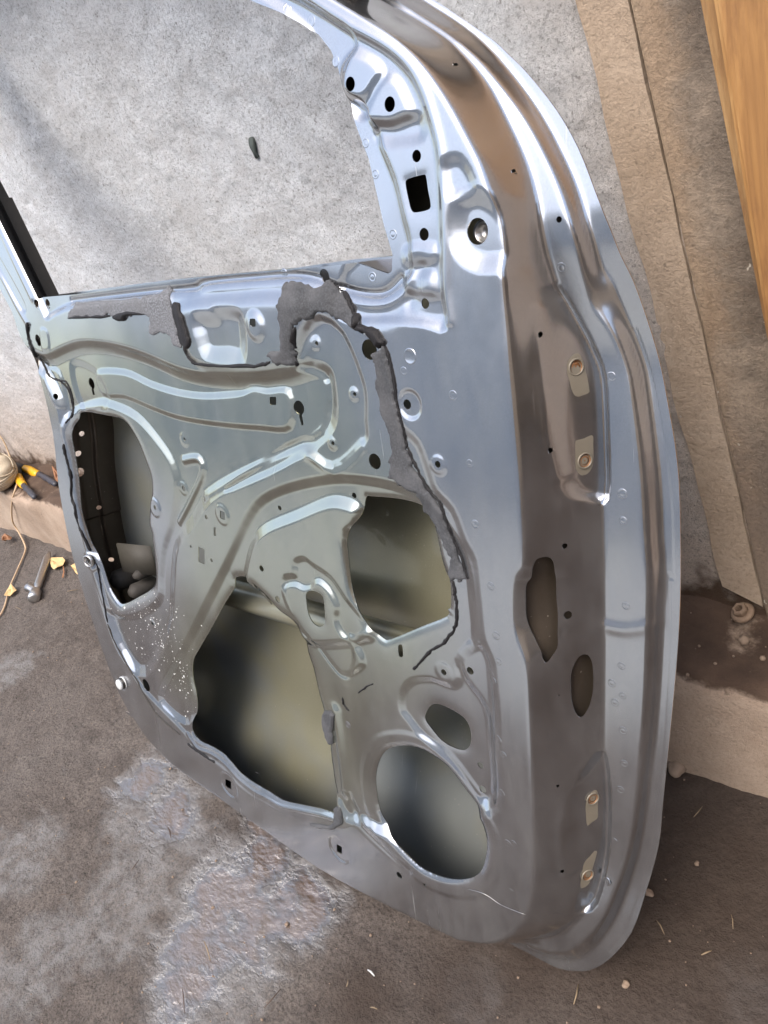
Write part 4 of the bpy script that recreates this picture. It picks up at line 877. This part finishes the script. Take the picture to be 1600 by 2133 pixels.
# water drops
def drops():
    bm = bmesh.new(); k = 0
    while k < 260:
        t = rng.random()
        if t < .6: x, y = rng.gauss(325, 28), rng.gauss(1325, 42)
        elif t < .85: x, y = rng.gauss(385, 22), rng.gauss(1420, 32)
        else: x, y = rng.gauss(290, 25), rng.gauss(1270, 16)
        k += 1; q = hit(x, y)
        if field(q[0], q[1], SF) < .002: continue
        n_ = normal_at(q); r = .0007*rng.lognormvariate(0, .45)
        mt = Matrix.Translation(Vector(q))@n_.to_track_quat('Z', 'Y').to_matrix().to_4x4()@Matrix.Diagonal((r*rng.uniform(.8, 1.3), r*rng.uniform(.8, 1.3), r*.55, 1))
        bmesh.ops.create_icosphere(bm, subdivisions=1, radius=1, matrix=mt)
    m, n, b = mat('milky_drop'); b.inputs['Base Color'].default_value = (.5, .5, .48, 1); b.inputs['Roughness'].default_value = .12; b.inputs['Coat Weight'].default_value = 1
    o = from_bm('dried_droplets', bm, m, door); o['kind'] = 'stuff'
drops()

# ------------------------------------------------------------------ small things around
def tube_w(name, pts, rad, m, parent=None, seg=8, jit=0): return tube(name, pts, rad, m, parent, seg, jit)
M_ROPE = simple('raffia_string', (.50, .42, .31), .85, 0, 260, .5, .3)
M_CORD = simple('tan_cord', (.46, .33, .21), .7, 0, 300, .2)
M_YEL = simple('yellow_plastic', (.62, .33, .015), .4, 0, 80, .1, .1)
M_GRIP = simple('dark_grip', (.035, .035, .045), .5, 0, 160, .3)
M_LEAF = simple('dry_leaf', (.52, .36, .17), .7, 0, 60, .3, .25)
M_BROWNLEAF = simple('brown_leaf', (.22, .10, .045), .7, 0, 60, .3, .3)
M_STRAW = simple('straw', (.21, .155, .095), .7, 0, 100, .2)
M_STONE = simple('stone', (.20, .145, .105), .85, 0, 120, .5, .3)
M_TWIG = simple('dark_twig', (.06, .035, .022), .8)
LZ = PL_Z+.006
# string coil on the ledge
def coil():
    c = on_z(-12, 985, LZ+.05); root = empty('string_coil', 'ball of pale string lying on the plinth ledge at the left edge', 'string coil', (c[0], c[1], LZ))
    bm = bmesh.new(); bmesh.ops.create_icosphere(bm, subdivisions=4, radius=1); R = (.085, .060, .056)
    for v in bm.verts:
        v.co = Vector((v.co.x*R[0], v.co.y*R[1], v.co.z*R[2]+.052))*(1+.03*math.sin(v.co.z*9)*math.cos(v.co.x*7))
    from_bm('coil_core', bm, M_ROPE, root)
    for k in range(26):
        a = Vector((rng.uniform(-1, 1), rng.uniform(-.5, .5), rng.uniform(-.5, .5)+.2)).normalized(); ax = Vector((.2+rng.uniform(-.35, .35), rng.uniform(-.5, .5), 1)).normalized()
        ax = Matrix.Rotation(rng.choice((1.2, 1.4, .4)), 3, 'Y')@ax; e1 = ax.orthogonal().normalized(); e2 = ax.cross(e1); off = rng.uniform(-.45, .45); rr = math.sqrt(1-off*off)
        pts = [Vector(((e1.x*math.cos(t)*rr+e2.x*math.sin(t)*rr+ax.x*off)*R[0]*1.03, (e1.y*math.cos(t)*rr+e2.y*math.sin(t)*rr+ax.y*off)*R[1]*1.03, (e1.z*math.cos(t)*rr+e2.z*math.sin(t)*rr+ax.z*off)*R[2]*1.03+.054)) for t in np.linspace(0, 6.2, 40)]
        tube('string_turn', pts, .0019, M_ROPE, root, 6)
coil()
def cord():
    pts = [on_y(-30, 870, WALL_Y-.01), on_y(5, 915, WALL_Y-.012), on_y(22, 955, WALL_Y-.03), on_z(35, 1000, LZ+.01), on_z(33, 1016, LZ+.012), on_y(25, 1045, PL_Y-.004), on_y(26, 1085, PL_Y-.006), on_y(40, 1110, PL_Y-.010)]
    pts += [on_z(52, 1135, .006), on_z(52, 1150, .003), on_z(36, 1188, .003), on_z(20, 1225, .003), on_z(9, 1265, .003), on_z(-6, 1290, .003), on_z(-40, 1330, .003)]
    o = tube('thin_cord', cat([tuple(p) for p in pts], 6, False), .0026, M_CORD, None, 8)
    tag(o, 'thin tan cord hanging over the ledge and snaking across the ground', 'cord')
cord()
def pliers():
    J = on_z(34, 968, LZ+.012); root = empty('pliers', 'open pliers with yellow and black grips lying on the ledge beside the string', 'pliers', tuple(J)); L = Vector(J)
    def W(px, py, dz=.010): return Vector(on_z(px, py, LZ+dz))-L
    for pts, in (([(38, 990), (40, 997), (43, 1004), (50, 1012)],), ([(50, 975), (62, 979), (72, 985), (80, 988)],)):
        pl = cat([tuple(W(*p)) for p in pts], 4, False); tube('yellow_grip', pl, [.010+.003*math.sin(i/len(pl)*3.1) for i in range(len(pl))], M_YEL, root, 12)
    for pts in ([(46, 1008), (54, 1016), (64, 1026), (73, 1036)], [(80, 987), (93, 994), (106, 1002), (117, 1009)]):
        pl = cat([tuple(W(*p)) for p in pts], 4, False); g = tube('black_grip', pl, [.0085+.0012*math.sin(i*1.7) for i in range(len(pl))], M_GRIP, root, 12)
    tube('pliers_jaw', cat([tuple(W(*p, .012)) for p in [(52, 976), (36, 972), (22, 968), (10, 965)]], 4, False), [.010, .011, .012, .013, .013, .012, .011, .010, .009, .008, .007, .006, .005], M_DARK, root, 10)
    tube('pliers_jaw', cat([tuple(W(*p, .014)) for p in [(40, 990), (34, 974), (22, 962), (8, 955)]], 4, False), [.009, .011, .012, .013, .013, .012, .011, .010, .009, .008, .007, .006, .005], M_DARK, root, 10)
pliers()
def wrench():
    a = Vector(on_z(102, 1152, .013)); b_ = Vector(on_z(75, 1232, .013)); root = empty('socket_wrench', 'steel tube wrench with a cross head lying on the ground near the plinth', 'wrench', tuple(b_))
    d = a-b_; n_ = d.normalized(); s_ = Vector((-n_.y, n_.x, 0))
    o = Vector((0, 0, 0))
    tube('handle', [o+d*t for t in np.linspace(.0, 1, 8)], .0105, M_STEEL, root, 16)
    tube('socket', [o+n_*.012, o, o-n_*.02, o-n_*.035, o-n_*.036], [.012, .014, .0155, .0155, .012], M_STEEL, root, 16)
    e = Vector(on_z(58, 1222, .02))-b_
    tube('cross_head', [e*t for t in (-.15, .2, .6, .85, 1.05)], [.012, .0105, .010, .014, .014], M_STEEL, root, 14)
wrench()
def leaf(name, pts, z, m, label, curl=.01, group=None):
    p = [on_z(a, b_, z) for a, b_ in pts]; c = np.mean(p, 0); bm = bmesh.new()
    ring = [bm.verts.new((q[0]-c[0], q[1]-c[1], curl*rng.uniform(.2, 1))) for q in p]; ring2 = [bm.verts.new(((q[0]-c[0])*.5, (q[1]-c[1])*.5, curl*rng.uniform(.3, .8))) for q in p]; cv = bm.verts.new((0, 0, curl*.3)); n_ = len(p)
    for i in range(n_):
        bm.faces.new([ring[i], ring[(i+1) % n_], ring2[(i+1) % n_], ring2[i]]); bm.faces.new([ring2[i], ring2[(i+1) % n_], cv])
    o = from_bm(name, bm, m, None, False); o.location = tuple(c); s_ = o.modifiers.new('thick', 'SOLIDIFY'); s_.thickness = .0012
    tag(o, label, 'leaf', group); return o
def zl(p): return zz(p, 0, 1080, 8)
leaf('dry_leaf', zl([(850, 690), (960, 672), (1070, 680), (1110, 730), (1060, 800), (980, 850), (910, 865), (870, 820), (850, 750)]), .004, M_LEAF, 'pale yellow dry leaf on the ground right of the wrench')
leaf('dry_leaf', zl([(130, 1220), (220, 1135), (290, 1210), (250, 1270), (180, 1310), (100, 1320)]), .004, M_LEAF, 'pale tan dry leaf on the ground beside the cord')
leaf('dry_leaf', zl([(1210, 830), (1300, 780), (1360, 860), (1350, 1000), (1280, 930)]), .004, M_LEAF, 'dull ochre leaf half hidden under the left edge of the door')
leaf('dry_leaf', zl([(60, 350), (130, 320), (220, 345), (210, 400), (140, 420), (90, 440)]), .004, M_BROWNLEAF, 'curled reddish brown leaf at the foot of the plinth, left edge', .02)
leaf('dry_leaf', zz([(930, 990), (990, 1000), (1030, 1090), (1040, 1180), (960, 1190), (940, 1080)], 0, 860, 8), LZ, M_BROWNLEAF, 'crumpled rusty brown leaf on the ledge at the tip of the pliers', .025)
leaf('leaf_stalk', zl([(1060, 810), (1075, 812), (1085, 900), (1070, 1000), (1045, 1000), (1066, 900)]), .003, M_BROWNLEAF, 'thin brown leaf stalk on the ground beside the pale yellow leaf', .004)
def stone(px, py, z, r, label, m=M_STONE, g=None):
    c = on_z(px, py, z); bm = bmesh.new(); bmesh.ops.create_icosphere(bm, subdivisions=3, radius=r)
    s_ = rng.random()*9
    for v in bm.verts:
        d = v.co.normalized(); v.co *= 1+.16*math.sin(d.x*3+s_)+.12*math.sin(d.y*5+s_*2)+.08*math.sin(d.z*7+d.x*4+s_); v.co.z *= .62
    o = from_bm('stone', bm, m); o.location = (c[0], c[1], z+r*.4); tag(o, label, 'stone', g); return o
stone(1408, 1604, 0, .012, 'small brown stone in the corner between plinth foot and door edge')
stone(1352, 1862, 0, .005, 'tiny pale stone chip beside the lower right edge of the door')
stone(1305, 2052, 0, .004, 'tiny pale pebble on the ground below the door corner')
stone(1452, 1800, 0, .003, 'tiny light pebble on the dark soil right of the door')
stone(630, 1600, PL_Z, .003, 'tiny pebble hidden under the door') if False else None
def nut_flange():
    c = on_z(1550, 1288, LZ); root = empty('flanged_nut', 'rusty tan flanged pipe nut lying on the dirt ledge at the right', 'nut', (c[0], c[1], LZ))
    M = simple('rusted_zinc', (.21, .145, .10), .7, .3, 160, .5, .3)
    v_, f_ = lathe([(.0001, 0), (.0135, 0), (.0148, .0025), (.0135, .005), (.009, .007), (.0085, .0065)], 32); a = mesh_np('flange', v_, f_, M, root)
    v_, f_ = lathe([(.0095, .004), (.0095, .012), (.008, .014), (.0052, .014), (.0046, .012), (.0046, .003), (.0001, .003)], 6); b_ = mesh_np('hex_body', v_, f_, M, root, False)
    root.rotation_euler = (.35, -.25, 0); root.location.z += .008
nut_flange()
# straws and twigs: single items one can count
items = [((1445, 1702), (1463, 1680), .0011, M_STRAW, 'short pale straw on the dark soil under the plinth'), ((1195, 2092), (1205, 2050), .0016, M_STRAW, 'pale straw standing out below the door corner'),
         ((1461, 1989), (1482, 1980), .0017, M_STRAW, 'thick short straw at the lower right'), ((1368, 1917), (1384, 1946), .0012, M_STRAW, 'reddish bent straw right of the door corner'),
         ((1523, 1905), (1527, 1935), .0009, M_STRAW, 'thin dark straw near the right edge, upright in view'), ((766, 2020), (780, 2033), .0022, M_PLASTIC, 'white paper sliver on the ground below the door'),
         ((722, 2055), (725, 2040), .0013, M_STRAW, 'tiny straw left of the white sliver, lowest part of the photo'), ((772, 2098), (786, 2102), .0014, M_STRAW, 'small straw flat on the ground at the bottom middle'),
         ((140, 1232), (162, 1228), .0015, M_STRAW, 'pale straw on the ground right of the wrench head'), ((31, 1264), (44, 1270), .0013, M_STRAW, 'tiny curved pale straw left of the wrench head'),
         ((350, 1722), (356, 1745), .0018, M_TWIG, 'dark twig on the wet grey patch'), ((272, 1815), (290, 1790), .0012, M_TWIG, 'thin dark twig left of the wet patch'), ((425, 1960), (438, 2000), .0018, M_STRAW, 'brown straw lying in the puddle'),
         ((550, 2100), (585, 2060), .0012, M_TWIG, 'long thin twig right of the puddle'), ((380, 2060), (384, 2110), .0012, M_TWIG, 'dark twig below the puddle, upright in view'), ((120, 1865), (146, 1862), .0010, M_TWIG, 'faint twig at the lower left')]
for k, (a, b_, r, m_, lab) in enumerate(items):
    pa2, pb2 = on_z(*a, .002), on_z(*b_, .002); md = (pa2+pb2)/2+np.array([rng.uniform(-.002, .002), rng.uniform(-.002, .002), .001])
    o = tube('straw' if m_ is M_STRAW else ('paper_sliver' if m_ is M_PLASTIC else 'twig'), [pa2-md, (pa2*.6+pb2*.4)-md+np.array([.0006, .0008, .0005]), pb2-md], r*.6, m_, None, 5)
    o.location = tuple(md); tag(o, lab, 'straw' if m_ is M_STRAW else ('paper scrap' if m_ is M_PLASTIC else 'twig'))
# smears on the plaster seen through the window opening
def dab(name, pts, m, label, cat_):
    p = [on_y(a, b_, WALL_Y-.003) for a, b_ in pts]; c = np.mean(p, 0); q = cat([tuple(x-c) for x in p], 3); bm = bmesh.new(); a = [bm.verts.new(tuple(x)) for x in q]; v = bm.verts.new((0, -.0015, 0))
    for i in range(len(a)): bm.faces.new([a[i], a[(i+1) % len(a)], v])
    o = from_bm(name, bm, m); o.location = tuple(c); s_ = o.modifiers.new('thick', 'SOLIDIFY'); s_.thickness = .006; s_.offset = 1; tag(o, label, cat_)
M_GREEN = simple('dark_green_smear', (.045, .055, .05), .8, 0, 200, .3)
dab('paint_smear', [(518, 288), (526, 287), (531, 300), (534, 318), (537, 328), (532, 330), (526, 318), (519, 304)], M_GREEN, 'dark grey green smear on the plaster seen through the window opening', 'smear')
# grit scattered over the ground and ledge
def grit():
    bm = bmesh.new()
    for k in range(1500):
        x, y = rng.uniform(-1.9, .35), rng.uniform(-.25, PL_Y-.01)
        r = .0007*rng.lognormvariate(0, .6); bmesh.ops.create_icosphere(bm, subdivisions=1, radius=r, matrix=Matrix.Translation((x, y, .000+r*.2))@Matrix.Diagonal((1, rng.uniform(.6, 1.4), .6, 1)))
    for k in range(350):
        x, y = rng.uniform(-1.6, .1), PL_Y+rng.betavariate(1, 1)*.12; r = .0012*rng.lognormvariate(0, .6)
        bmesh.ops.create_icosphere(bm, subdivisions=1, radius=r, matrix=Matrix.Translation((x, y, PL_Z+.002+(y-PL_Y)*.06)))
    o = from_bm('loose_grit', bm, M_STONE); tag(o, 'loose grit and crumbs strewn over ground and ledge', 'grit', kind='stuff')
grit()
